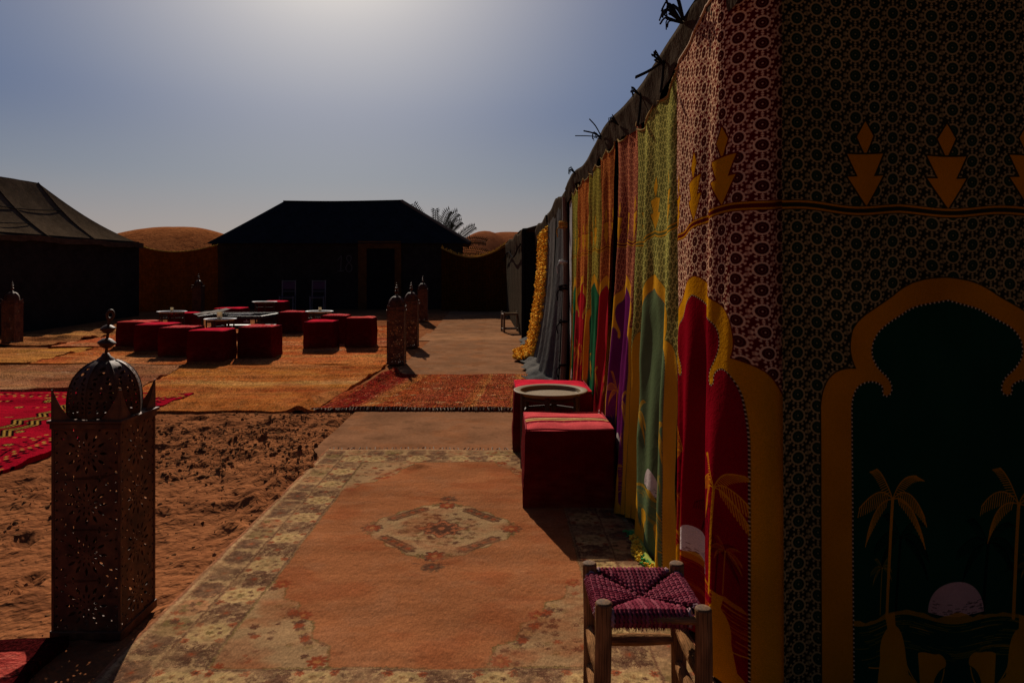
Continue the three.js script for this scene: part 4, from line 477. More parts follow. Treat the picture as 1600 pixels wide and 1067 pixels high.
rug('rug', 'yellowish tan rug at far left beside the orange striped rug', [[-12, 11.5], [-8.02, 11.66], [-8.3, 14.0], [-12.5, 14.2]], rugMat(kilim(800, 600, [190, 138, 70], [[200, 148, 72], [174, 110, 56], [184, 130, 80]], { post: (x, W, H, r) => { for (let px = 10; px < W; px += 34 + r() * 26) { x.strokeStyle = css([[104, 60, 34], [214, 170, 110]][r() < 0.6 ? 0 : 1], 0.28 + 0.25 * r()); x.lineWidth = 2 + r() * 3; x.beginPath(); for (let py = 0; py <= H; py += 40) x.lineTo(px + 7 * Math.sin(py / 130 + px), py); x.stroke(); } for (let i = 0; i < 26; i++) { x.fillStyle = css([[160, 70, 44], [206, 160, 90], [196, 130, 84], [140, 60, 40], [210, 184, 150]][(r() * 5) | 0], 0.16); x.beginPath(); x.ellipse(r() * W, r() * H, 60 + r() * 190, 50 + r() * 150, r() * 3, 0, 7); x.fill(); } for (let i = 0; i < 40; i++) { x.fillStyle = css([216, 196, 170], 0.5); x.fillRect(r() * W, r() * H * 0.5, 8 + r() * 30, 4 + r() * 6); } }, streak: 0.06, seed: 24, bands: 8, motifs: 40, rows: 80 }), [1, 0.92, 0.8], 8, 5, 0.02), { lift: 0.02, wr: 0.05, seed: 22 });
rug('rug', 'large orange-red rug under the tables and fire pit', [[-9.4, 14.25], [-2.15, 14.4], [-2.4, 19.4], [-9.8, 19.2]], rugMat(kilim(1200, 800, [168, 84, 50], [...RED, [186, 116, 60]], { post: (x, W, H, r) => { for (let px = 10; px < W; px += 34 + r() * 26) { x.strokeStyle = css([[104, 60, 34], [214, 170, 110]][r() < 0.6 ? 0 : 1], 0.28 + 0.25 * r()); x.lineWidth = 2 + r() * 3; x.beginPath(); for (let py = 0; py <= H; py += 40) x.lineTo(px + 7 * Math.sin(py / 130 + px), py); x.stroke(); } for (let i = 0; i < 26; i++) { x.fillStyle = css([[160, 70, 44], [206, 160, 90], [196, 130, 84], [140, 60, 40], [210, 184, 150]][(r() * 5) | 0], 0.16); x.beginPath(); x.ellipse(r() * W, r() * H, 60 + r() * 190, 50 + r() * 150, r() * 3, 0, 7); x.fill(); } for (let i = 0; i < 40; i++) { x.fillStyle = css([216, 196, 170], 0.5); x.fillRect(r() * W, r() * H * 0.5, 8 + r() * 30, 4 + r() * 6); } }, streak: 0.06, seed: 28, bands: 12, motifs: 300, rows: 80, dust: 0.25, stitch: 0.4 }), [1, 0.88, 0.8], 12, 8, 0.015), { lift: 0.022, wr: 0.05, seed: 26 });
rug('rug', 'rumpled tan rug near the left tent, partly in its shadow', [[-11.4, 14.6], [-9.45, 14.5], [-9.9, 19], [-11.6, 19.2]], rugMat(kilim(512, 800, [180, 126, 80], [[196, 146, 84], [160, 96, 58], [120, 66, 44]], { seed: 31, bands: 14, motifs: 40, rows: 60 }), [1, 0.92, 0.85], 5, 9, 0.02), { lift: 0.02, wr: 0.1, seed: 30 });
rug('rug', 'dark maroon rug with a pink motif at the bottom left corner', [[-3.4, 1.7], [-1.72, 1.7], [-1.76, 2.8], [-3.4, 2.72]], (() => { const t = kilim(600, 400, [58, 14, 16], [[20, 8, 10], [40, 10, 14], [150, 50, 46]], { seed: 37, bands: 4, motifs: 8, rows: 30, dust: 0.02 }); const x = t.image.getContext('2d'), r = mulberry(3); x.fillStyle = 'rgba(178,76,66,0.9)'; x.beginPath(); x.moveTo(430, 40); x.lineTo(560, 34); x.lineTo(584, 70); x.lineTo(560, 120); x.lineTo(430, 150); x.fill(); for (let i = 0; i < 200; i++) { x.fillStyle = r() < 0.5 ? 'rgba(110,30,30,0.5)' : 'rgba(210,120,100,0.4)'; x.fillRect(430 + r() * 130, 40 + r() * 90, 8 + r() * 18, 3); } return rugMat(t, [1, 1, 1], 4, 3, 0.01); })(), { lift: 0.03, wr: 0.02, seed: 33 });

// ---------------------------------------------------------------- pierced metal lanterns
const rustMap = (() => { const S = 512, [c, x] = canvas(S, S); pixels(x, S, S, (px, py, o) => { const a = tileN(px, py, S, 8, 5), b = tileN(px, py, S, 40, 3), k = 0.75 + 0.5 * (b - 0.5), t = sstep(0.42, 0.66, a); o[0] = lerp(150, 120, t) * k; o[1] = lerp(118, 84, t) * k; o[2] = lerp(94, 60, t) * k; }); return tex(c); })();
const metal = std([0.78, 0.46, 0.25], 0.68, { map: rustMap, metalness: 0.3, bumpMap: crepeBump, bumpScale: 0.0006 }), metalBright = std([0.52, 0.34, 0.21], 0.6, { map: rustMap, specularIntensity: 0.45, metalness: 0.15, bumpMap: crepeBump, bumpScale: 0.0005 });
const S_ = 0.285, HB = 0.885;
const panelGeo = (() => {
  const w = S_ - 0.012, h = HB - 0.05, s = new THREE.Shape(); s.moveTo(-w / 2, 0); s.lineTo(w / 2, 0); s.lineTo(w / 2, h); s.lineTo(-w / 2, h); s.closePath();
  const hole = (x, y, a, l, t) => { const p = new THREE.Path(), C = Math.cos(a), N = Math.sin(a), q = (u, v) => [x + u * C - v * N, y + u * N + v * C]; const P = [[-l, 0], [-l * 0.35, t], [l * 0.45, t * 0.8], [l, 0], [l * 0.45, -t * 0.8], [-l * 0.35, -t]].map(([u, v]) => q(u, v)); P.forEach((k, i) => (i ? p.lineTo(...k) : p.moveTo(...k))); p.closePath(); s.holes.push(p); };
  const R = 4, ph = h / R;
  for (let k = 0; k < R; k++) { const cy = (k + 0.5) * ph; for (let i = 0; i < 12; i++) { const a = i * Math.PI / 6; hole(Math.cos(a) * 0.07, cy + Math.sin(a) * 0.07, a, 0.018, 0.0062); hole(Math.cos(a + 0.26) * 0.04, cy + Math.sin(a + 0.26) * 0.04, a + 0.26, 0.0105, 0.004); } for (let i = 0; i < 6; i++) { const a = i * Math.PI / 3; hole(Math.cos(a) * 0.018, cy + Math.sin(a) * 0.018, a, 0.005, 0.003); }
    for (const sx of [-1, 1]) for (const [dx, dy, an] of [[0.085, 0.085, 0.8], [0.1, 0.06, 0.4], [0.055, 0.098, 1.2]]) for (const sy of [-1, 1]) hole(sx * dx, cy + sy * dy, sx * sy * an, 0.0095, 0.0042); }
  for (const sx of [-1, 1]) for (let i = 0; i < 21; i++) hole(sx * (w / 2 - 0.014), 0.022 + i * (h - 0.044) / 20, i % 2 ? 0.75 : -0.75, 0.0075, 0.0044);
  const g = new THREE.ExtrudeGeometry(s, { depth: 0.002, bevelEnabled: false }); g.translate(0, 0.035, S_ / 2 - 0.005); return g;
})();
const domeProfile = (v) => 0.14 * (v < 0.35 ? 1 + 0.02 * Math.sin(v / 0.35 * Math.PI) : Math.pow(Math.max(0, 1 - Math.pow((v - 0.35) / 0.65, 2.0)), 0.54)) + 0.004, DH = 0.236;
const goreGeo = (() => {                                         // one of eight pierced segments
  const pos = [], uv = [], seg = Math.PI / 4;
  const at = (u, v) => { const r = domeProfile(v), a = (u - 0.5) * seg, f = lerp(1 / Math.cos(seg / 2), 1, 0.45), R = r * lerp(1, Math.cos(seg / 2) / Math.cos(a), 0.75); return [Math.sin(a) * R, HB + 0.02 + v * DH, Math.cos(a) * R]; };
  const tri = (a, b, c) => { for (const p of [a, b, c]) { pos.push(...at(...p)); uv.push(p[0] * 0.2, p[1] * 0.4); } };
  const rows = 12, N = 16;
  for (let j = 0; j < rows; j++) { const cols = j < 4 ? 4 : j < 7 ? 3 : j < 9 ? 2 : 1; for (let i = 0; i < cols; i++) {
    const u0 = i / cols, u1 = (i + 1) / cols, v0 = j / rows * 0.97, v1 = (j + 1) / rows * 0.97, cu = (u0 + u1) / 2, cv = (v0 + v1) / 2, solid = j === 0 || j === 11 || (j === 4 && cols === 3 && i === 1);
    const ang = ((i - (cols - 1) / 2) * 0.9 + (j % 2 ? 0.5 : -0.5)) * (j % 3 ? 1 : -1), lu = (u1 - u0) * 0.2, lv = (v1 - v0) * 0.4;
    const ring = [], hol = []; for (let k = 0; k < N; k++) { const t = k / N * 6.28318, C = Math.cos(t), D = Math.sin(t), m = Math.max(Math.abs(C), Math.abs(D)); ring.push([cu + C / m * (u1 - u0) / 2, cv + D / m * (v1 - v0) / 2]); const x = C * 0.5 * Math.abs(C) ** 0.2, y = D; hol.push([cu + (x * Math.cos(ang) - y * Math.sin(ang)) * lu * 1.3, cv + (x * Math.sin(ang) + y * Math.cos(ang)) * lv]); }
    for (let k = 0; k < N; k++) { const n = (k + 1) % N; if (solid) tri([cu, cv], ring[k], ring[n]); else { tri(hol[k], ring[k], ring[n]); tri(hol[k], ring[n], hol[n]); } }
  } }
  let g = new THREE.BufferGeometry(); g.setAttribute('position', new THREE.Float32BufferAttribute(pos, 3)); g.setAttribute('uv', new THREE.Float32BufferAttribute(uv, 2)); g = mergeVertices(g, 1e-5); g.computeVertexNormals(); return g;
})();
const ribGeo = tube([0, 0.2, 0.4, 0.6, 0.75, 0.88, 0.97].map((v) => { const r = domeProfile(v) + 0.001; return V(Math.sin(Math.PI / 8) * r, HB + 0.02 + v * DH, Math.cos(Math.PI / 8) * r); }), 0.0028, 24, 5);
const lathe = (pts, n = 28) => new THREE.LatheGeometry(pts.map(([r, y]) => new THREE.Vector2(r, y)), n);
function lantern(label, pos, kind, turn = 0) {
  const t = thing('lantern', label, 'lantern', pos, turn, 'pierced metal lanterns standing round the courtyard');
  for (let k = 0; k < 4; k++) { const p = mesh('pierced_panel', panelGeo, metal, t); p.rotation.y = k * Math.PI / 2; }
  for (const [sx, sz] of [[1, 1], [1, -1], [-1, 1], [-1, -1]]) mesh('corner_post', box(0.012, HB, 0.012, sx * (S_ / 2 - 0.005), HB / 2, sz * (S_ / 2 - 0.005), 0.002), metal, t);
  mesh('plinth', box(S_ + 0.012, 0.036, S_ + 0.012, 0, 0.018, 0, 0.004), metal, t);
  const led = mesh('cornice', merge([box(S_ + 0.028, 0.012, S_ + 0.028, 0, HB + 0.012, 0, 0.003), box(S_ + 0.012, 0.022, S_ + 0.012, 0, HB - 0.007, 0, 0.003)]), metal, t);
  if (kind === 'horned') {
    for (let k = 0; k < 4; k++) { const a = k * Math.PI / 2 + Math.PI / 4, hs = new THREE.Shape(); hs.moveTo(0, 0); hs.lineTo(0.085, 0); hs.quadraticCurveTo(0.034, 0.05, 0.006, 0.126); hs.lineTo(0, 0.126); hs.closePath(); const parts = []; for (const m of [0, 1]) { const g = new THREE.ExtrudeGeometry(hs, { depth: 0.002, bevelEnabled: false }); if (m) g.rotateY(-Math.PI / 2); parts.push(g); } const g = merge(parts); g.translate(-S_ / 2, HB + 0.018, -S_ / 2); g.rotateY(-k * Math.PI / 2); mesh('corner_horn', g, metal, t); }
  } else { for (let k = 0; k < 4; k++) { const hs = new THREE.Shape(); hs.moveTo(-S_ / 2, 0); hs.lineTo(S_ / 2, 0); hs.lineTo(S_ / 2, 0.05); for (let i = 0; i <= 12; i++) { const q = S_ / 2 - i / 12 * S_; hs.lineTo(q, 0.05 + 0.035 * Math.pow(Math.abs(q) / (S_ / 2), 2)); } hs.closePath(); const g = new THREE.ExtrudeGeometry(hs, { depth: 0.003, bevelEnabled: false }); g.translate(0, HB + 0.018, S_ / 2 - 0.003); g.rotateY(k * Math.PI / 2); mesh('parapet', g, metal, t); } }
  for (let k = 0; k < 8; k++) { const p = mesh('dome_segment', goreGeo, metalBright, t); p.rotation.y = (k + 0.5) * Math.PI / 4; const q = mesh('dome_rib', ribGeo, metalBright, t); q.rotation.y = (k + 0.5) * Math.PI / 4; }
  mesh('dome_cap', lathe([[0, 0.032], [0.012, 0.03], [0.02, 0.016], [0.034, 0.006], [0.042, -0.012]]).translate(0, HB + 0.02 + DH * 0.97, 0), metalBright, t);
  const y0 = HB + 0.02 + DH, f = [];
  if (kind === 'horned') {
    f.push(rod(V(0, 0, 0), V(0.006, 0.09, 0), 0.006), rod(V(0.006, 0.09, 0), V(0.012, 0.15, 0), 0.006));
    const lens = (r, h) => lathe([[0.001, -h], [r * 0.55, -h * 0.7], [r * 0.95, -h * 0.12], [r, 0], [r * 0.94, h * 0.14], [r * 0.5, h * 0.62], [0.001, h * 0.8]]);
    const a = lens(0.037, 0.03).rotateZ(-0.12).translate(0.004, 0.075, 0), b = lens(0.031, 0.026).rotateZ(0.1).translate(0.009, 0.142, 0), ring = new THREE.TorusGeometry(0.02, 0.0085, 8, 22).scale(0.62, 1, 0.8).rotateY(0.5).rotateZ(-0.1).translate(0.02, 0.208, 0);
    const fin = mesh('finial', merge([...f, rod(V(0.01, 0.15, 0), V(0.018, 0.192, 0), 0.006)]), metalBright, t); fin.position.y = y0; fin.scale.y = 0.9; mesh('finial_disc', a, metalBright, fin); mesh('finial_disc', b, metalBright, fin); mesh('finial_ring', ring, metalBright, fin);
  } else {
    const fin = mesh('finial', rod(V(0, 0, 0), V(0, 0.24, 0), 0.005, 0.002), metalBright, t); fin.position.y = y0 - 0.005; [[0.036, 0.07], [0.03, 0.125], [0.021, 0.172], [0.012, 0.208]].forEach(([r, y]) => mesh('finial_ball', new THREE.SphereGeometry(r, 16, 10).scale(1, 0.78, 1).translate(0, y, 0), metalBright, fin));
  }
  return t;
}
lantern('tall pierced metal lantern nearest the camera, with corner horns and leaning finial', [-1.715, 0.0, -2.985], 'horned');
const lan = lantern('pierced metal lantern in front of its twin at the path edge, third from the camera', [-1.78, 0.015, -11.62], 'plain'); lan.userData.label = 'pierced metal lantern by the path, foremost of the three standing in a row';
copy(lan, 'pierced metal lantern half hidden behind the foremost one beside the path', [-1.9, 0.01, -14.4]);
copy(lan, 'shaded pierced lantern farthest back of the three beside the path, before the back tent', [-2.42, 0.12, -21]);
copy(lan, 'pierced metal lantern at the left edge in front of the left tent', [-10.72, 0.0, -15.1]);
copy(lan, 'dark pierced lantern standing before the ochre cloth screen', [-9.95, 0.2, -22.6]);

// ---------------------------------------------------------------- poufs
function stripes(seed, base, draw) { const S = 512, [c, x] = canvas(S, S); x.fillStyle = css(base); x.fillRect(0, 0, S, S); draw(x, S); pixels(x, S, S, (px, py, o) => { const k = 0.93 + 0.16 * (vn(px / 3 + seed, py / 1.5) - 0.5) + 0.24 * (fbm(px / 60 + seed, py / 60, 3) - 0.5); for (let i = 0; i < 3; i++) o[i] = clamp(o[i] * k, 0, 255); }); return tex(c); }
const topA = stripes(1, [206, 82, 84], (x, S) => { const b = (y, h, c) => { x.fillStyle = css(c); x.fillRect(0, y * S, S, h * S); }; b(0.4, 0.07, [132, 14, 40]); b(0.47, 0.045, [206, 172, 120]); b(0.515, 0.03, [90, 30, 34]); b(0.545, 0.05, [196, 160, 94]); b(0.595, 0.06, [132, 14, 40]); b(0.655, 0.035, [100, 40, 44]); x.fillStyle = css([170, 110, 80]); for (let i = 0; i < 10; i++) x.fillRect((i + 0.4) * S / 10, 0.665 * S, 14, 7); });
const topB = stripes(2, [150, 34, 44], (x, S) => { for (let i = 0; i < 9; i++) { x.fillStyle = css([[196, 130, 120], [120, 16, 34], [180, 90, 84]][i % 3], 0.8); x.fillRect(0, (0.06 + i * 0.1) * S, S, S * 0.035); } x.fillStyle = css([200, 150, 130], 0.45); for (let i = 0; i < 8; i++) x.fillRect((0.1 + i * 0.11) * S, 0, S * 0.02, S); });
const topC = stripes(3, [176, 34, 46], (x, S) => { for (let i = 0; i < 5; i++) { x.fillStyle = css([112, 8, 60], 0.5); x.fillRect(0, (0.15 + i * 0.17) * S, S, S * 0.05); } });
const topD = stripes(4, [168, 60, 56], (x, S) => { x.fillStyle = css([196, 150, 130], 0.5); x.fillRect(0, 0.1 * S, S, S * 0.16); x.fillRect(0, 0.6 * S, S, S * 0.1); });
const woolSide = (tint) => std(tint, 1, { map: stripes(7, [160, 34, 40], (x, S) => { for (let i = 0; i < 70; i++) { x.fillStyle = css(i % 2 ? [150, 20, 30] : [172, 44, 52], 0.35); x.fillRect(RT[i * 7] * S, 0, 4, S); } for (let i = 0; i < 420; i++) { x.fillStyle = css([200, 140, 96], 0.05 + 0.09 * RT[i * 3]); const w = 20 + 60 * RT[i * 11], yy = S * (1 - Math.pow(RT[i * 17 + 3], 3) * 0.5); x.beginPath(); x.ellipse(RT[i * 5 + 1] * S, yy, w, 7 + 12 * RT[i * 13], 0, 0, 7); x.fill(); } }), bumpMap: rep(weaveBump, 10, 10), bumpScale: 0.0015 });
const shadedSideMat = new THREE.MeshPhysicalMaterial({ side: THREE.DoubleSide, roughness: 1, specularIntensity: 0, color: new THREE.Color(0.3, 0.2, 0.23), map: woolSide([1, 1, 1]).map, bumpMap: rep(weaveBump, 10, 10), bumpScale: 0.0015, sheen: 0.05, sheenRoughness: 0.5, sheenColor: new THREE.Color().setRGB(0.9, 0.35, 0.32) });  // same cloth as the tops; the shade on the sides is darkened into this tint
const litTopMat = (m) => new THREE.MeshPhysicalMaterial({ specularIntensity: 0, color: new THREE.Color(m === topA ? 1.1 : 1.7, m === topA ? 1.05 : 1.7, m === topA ? 1.05 : 1.6), side: THREE.DoubleSide, roughness: 1, map: m, bumpMap: rep(weaveBump, 12, 12), bumpScale: 0.0015, });  // sunlit tops of that same cloth, their light brightened into the colour
const litTopMats = [topA, topB, topC, topD].map(litTopMat), pipeMat = std([0.3, 0.05, 0.06], 0.9);
function pouf(label, xl, d, w, h, k, o = {}) {                   // xl = left end of the front face, d = its distance
  const dep = o.dep ?? w * 0.98, t = thing('pouf', label, 'pouf', [xl + w / 2, o.y ?? 0.02, -(d + dep / 2)], o.turn ?? 0, o.group), sd = d * 3.7 + xl, c = 0.032, N = 12;
  const out = (u, k2) => { const a = u * 4, sI = Math.floor(a) % 4, f = a - Math.floor(a), q = f * 2 - 1; const X = w / 2 * k2, Z = dep / 2 * k2; const e = Math.abs(q) > 0.9 ? Math.sqrt(Math.max(0, 1 - Math.pow((Math.abs(q) - 0.9) / 0.1, 2) * 0.5)) : 1; const cut = (1 - e) * 0.16; return [[q * X, Z * (1 - cut)], [X * (1 - cut), -q * Z], [-q * X, -Z * (1 - cut)], [-X * (1 - cut), q * Z]][sI]; };
  const wob = (u, v) => 1 + 0.05 * (fbm(u * 9 + sd, v * 3 + sd, 3) - 0.5) + 0.03 * Math.sin(Math.pow(v, 0.7) * Math.PI) * (0.4 + vn(u * 4 + sd, 2)) + 0.012 * Math.sin(v * 9 + 14 * vn(u * 8 + sd, v * 2)) * (1 - v) + 0.03 * Math.pow(1 - v, 3) * (0.5 + vn(u * 22, sd));
  mesh('cover', surf(96, 14, (u, v) => { const [x, z] = out(u % 1, wob(u % 1, v) - 0.035 * sstep(0.93, 1, v) * 0.6); return [x + (o.lean ?? 0) * v, v * (h - 0.012) + 0.009 * Math.sin(u * 6.283 * 2 + sd) * v, z]; }, (u, v) => [u * 4, v]), shadedSideMat, t);
  mesh('top_panel', surf(24, 24, (u, v) => { const X = (u - 0.5) * w * 0.975, Z = (v - 0.5) * dep * 0.975, e = Math.max(Math.abs(u - 0.5), Math.abs(v - 0.5)) * 2; return [X + (o.lean ?? 0), h - 0.014 + (o.flat ? 0.016 : 0.026) * (1 - Math.pow(e, 5)) + (o.flat ? 0.01 : 0.03) * (fbm(u * 3 + sd, v * 3, 3) - 0.5) * (1 - e * e) - (o.dent ?? 0) * Math.exp(-((u - 0.45) ** 2 + (v - 0.5) ** 2) * 9) + 0.009 * e * e * Math.sin(Math.atan2(X, -Z) * 2 + sd), Z]; }, (u, v) => [u, 1 - v]), litTopMats[k], t);
  for (const z of [1, -1]) mesh('piping', tube([-0.49, -0.25, 0, 0.25, 0.49].map((q) => V(q * w * 0.985 + (o.lean ?? 0), h - 0.012 + 0.004 * Math.sin(q * 9 + sd), z * dep * 0.487)), 0.005, 16, 5), pipeMat, t);
  for (const x of [1, -1]) mesh('piping', tube([-0.485, -0.2, 0.2, 0.485].map((q) => V(x * w * 0.487 + (o.lean ?? 0), h - 0.012, q * dep * 0.985)), 0.005, 12, 5), pipeMat, t);
  for (const [x, z] of [[1, 1], [1, -1], [-1, 1], [-1, -1]]) mesh('seam', tube([0.02, 0.3, 0.6, 0.96].map((v) => V(x * w * 0.465 * (1 + 0.02 * Math.sin(v * 3 + sd)), v * (h - 0.012), z * dep * 0.465 * (1 + 0.02 * Math.sin(v * 3 + sd)))), 0.005, 12, 5), pipeMat, t);
  return t;
}
const PG = 'crimson cube poufs round the fire pit';
pouf('large red cube pouf with cream stripes on top, nearest the camera', 0.145, 4.4, 0.575, 0.515, 0, { y: 0.012, flat: 1 });
pouf('red cube pouf behind the brass tray table, its left side sunlit', 0.1, 5.78, 0.66, 0.525, 2, { y: 0.008 });
pouf('dark red pouf at the left end of the front row', -7.95, 14.2, 0.62, 0.52, 3, { group: PG });
pouf('crimson pouf second from left in the front row', -7.12, 13.35, 0.64, 0.53, 2, { group: PG });
pouf('crimson pouf with a dented top, third from left in the front row', -6.28, 12.6, 0.6, 0.53, 1, { group: PG, dent: 0.025 });
pouf('crimson pouf nearest in the front row, slightly left of the striped one', -5.36, 11.75, 0.6, 0.54, 2, { group: PG });
pouf('crimson pouf with a pale checked top, right end of the front row', -4.73, 12.35, 0.6, 0.56, 1, { group: PG });
pouf('crimson pouf behind the fire pit on its right, ridged top', -5.7, 17.5, 0.62, 0.55, 1, { group: PG });
pouf('narrow crimson pouf in front of the round table near the lanterns', -4.0, 13.9, 0.58, 0.55, 2, { group: PG });
pouf('crimson pouf mostly hidden behind the narrow one', -3.98, 15.1, 0.56, 0.6, 1, { group: PG });
pouf('lone crimson pouf with a pale ridged top nearest the lantern pair', -3.24, 14.25, 0.55, 0.6, 3, { group: PG });
pouf('crimson pouf beside the left round table, in front of the ochre screen', -8.25, 17, 0.6, 0.55, 2, { group: PG });
pouf('crimson pouf seen just over the left half of the fire pit', -8.05, 19.2, 0.75, 0.56, 2, { group: PG });
pouf('crimson pouf farthest back, behind the farthest round table', -7.45, 21, 0.75, 0.6, 2, { group: PG, y: 0.1 });

// ---------------------------------------------------------------- tray tables, cups, fire pit
const legWood = std([0.1, 0.055, 0.035], 0.7, { map: fabricMap, bumpMap: crepeBump, bumpScale: 0.001 });
const engraved = (col) => { const S = 1024, [c, x] = canvas(S, S); x.fillStyle = '#808080'; x.fillRect(0, 0, S, S); x.translate(S / 2, S / 2); x.strokeStyle = '#303030'; x.lineWidth = 3; for (const R of [60, 120, 200, 290, 370, 400]) { x.beginPath(); x.arc(0, 0, R, 0, 7); x.stroke(); } for (let k = 0; k < 3; k++) { const R = [90, 160, 245][k], n = [10, 18, 26][k]; for (let i = 0; i < n; i++) { x.save(); x.rotate(i / n * 6.283); x.beginPath(); x.ellipse(0, R, R * 0.15, R * 0.2, 0, 0, 7); x.stroke(); x.beginPath(); x.moveTo(0, R * 0.8); x.lineTo(R * 0.2, R * 1.1); x.lineTo(-R * 0.2, R * 1.1); x.closePath(); x.stroke(); x.restore(); } } for (let i = 0; i < 60; i++) { x.save(); x.rotate(i / 60 * 6.283); x.beginPath(); x.moveTo(0, 300); x.lineTo(14, 330); x.lineTo(0, 362); x.lineTo(-14, 330); x.closePath(); x.stroke(); x.restore(); } return tex(c, false); };
const engr = engraved();
const brass = std([0.2, 0.14, 0.075], 0.7, { specularIntensity: 0.06, metalness: 0, bumpMap: engr, bumpScale: 0.0014, roughnessMap: (() => tex((() => { const S = 256, [c, x] = canvas(S, S); pixels(x, S, S, (a, b, o) => { o[0] = 0; o[1] = 215 + 80 * (tileN(a, b, S, 8, 4) - 0.5); o[2] = 255; }); return c; })(), false))() });
const silver = std([0.34, 0.34, 0.37], 0.6, { specularIntensity: 0.15, metalness: 0, bumpMap: engr, bumpScale: 0.0008 }), blueMid = std([0.07, 0.075, 0.11], 0.9);
function trayTable(label, X, D, r, h, mat, cat, o = {}) {
  const t = thing('tray_table', label, 'tray table', [X, o.y ?? 0.02, -D], o.turn ?? 0.2), rim = r;
  const disc = lathe([[0.0005, -0.014], [rim * 0.5, -0.0135], [rim * 0.76, -0.0135], [rim * 0.785, -0.01], [rim * 0.81, 0.012], [rim * 0.83, 0.019], [rim * 0.97, 0.022], [rim, 0.02], [rim * 1.004, 0.016], [rim * 0.99, 0.012], [rim * 0.86, 0.006], [rim * 0.81, -0.018], [0.0005, -0.02]], 64); { const p = disc.attributes.position, u = disc.attributes.uv; for (let i = 0; i < p.count; i++) u.setXY(i, 0.5 + p.getX(i) / (2.1 * r), 0.5 + p.getZ(i) / (2.1 * r)); } disc.translate(0, h - 0.02, 0);
  mesh('tray', disc, mat, t);
  if (o.plate) mesh('tray_inlay', lathe([[0.0005, -0.009], [rim * 0.77, -0.009], [rim * 0.775, -0.012]], 40).translate(0, h - 0.0195, 0), blueMid, t);
  const n = 6, R = r * 0.82, q = (k, f) => V(Math.cos(k / n * 6.283) * R * f, 0, Math.sin(k / n * 6.283) * R * f);
  for (let k = 0; k < n; k++) { const a = q(k, 1), b = q(k, 0.94); mesh('leg', box(0.036, h - 0.03, 0.024, 0, (h - 0.03) / 2, 0, 0.004).rotateY(-k / n * 6.283 + Math.PI / 2).translate(a.x, 0, a.z), legWood, t); const c = q((k + 1) % n, 1); for (const y of [h - 0.06, h * 0.72, h * 0.3]) mesh('rail', rod(V(a.x, y, a.z), V(c.x, y, c.z), 0.011, 0.011, 6), legWood, t); }
  return t;
}
trayTable('low table with an engraved brass tray between the two near red poufs', 0.375, 5.38, 0.287, 0.6, brass, '', { y: 0.01, turn: 0.35 });
trayTable('round table with a silver-rimmed tray at left, by the ochre screen', -7.9, 16.5, 0.335, 0.62, silver, '', { plate: 1, turn: 0.1 });
trayTable('round table with a silver-rimmed tray in front of the fire pit', -5.6, 13.7, 0.31, 0.62, silver, '', { plate: 1, turn: 0.5 });
trayTable('round table with a silver-rimmed tray farthest back, beyond the fire pit', -7.06, 20.5, 0.36, 0.64, silver, '', { plate: 1, turn: 0.9, y: 0.08 });
trayTable('round table with a silver-rimmed tray behind the narrow pouf, near the lanterns', -4.4, 16.6, 0.33, 0.62, silver, '', { plate: 1, turn: 0.3 });
const glassM = new THREE.MeshPhysicalMaterial({ color: new THREE.Color(0.86, 0.8, 0.62), roughness: 0.25, transmission: 0.55, thickness: 0, side: THREE.DoubleSide });
function cup(label, X, Y, D, s, tilt = 0) { const t = thing('cup', label, 'cup', [X, Y, -D], 0); mesh('glass', lathe([[0.001, 0.004], [0.026 * s, 0.004], [0.03 * s, 0.03 * s], [0.036 * s, 0.1 * s], [0.038 * s, 0.1 * s], [0.033 * s, 0.03 * s], [0.029 * s, 0], [0.001, 0]], 20), glassM, t); mesh('candle_stub', lathe([[0.001, 0.006], [0.024 * s, 0.006], [0.024 * s, 0.05 * s], [0.001, 0.052 * s]], 14), std([0.72, 0.62, 0.42], 0.6), t); return t; }
cup('small glass tumbler on the left silver-rimmed tray', -7.86, 0.625, 16.42, 1.1); cup('glass tumbler on the tray in front of the fire pit', -5.58, 0.625, 13.62, 1.5); cup('small white cup on the tray near the lanterns', -4.36, 0.625, 16.5, 1.1);
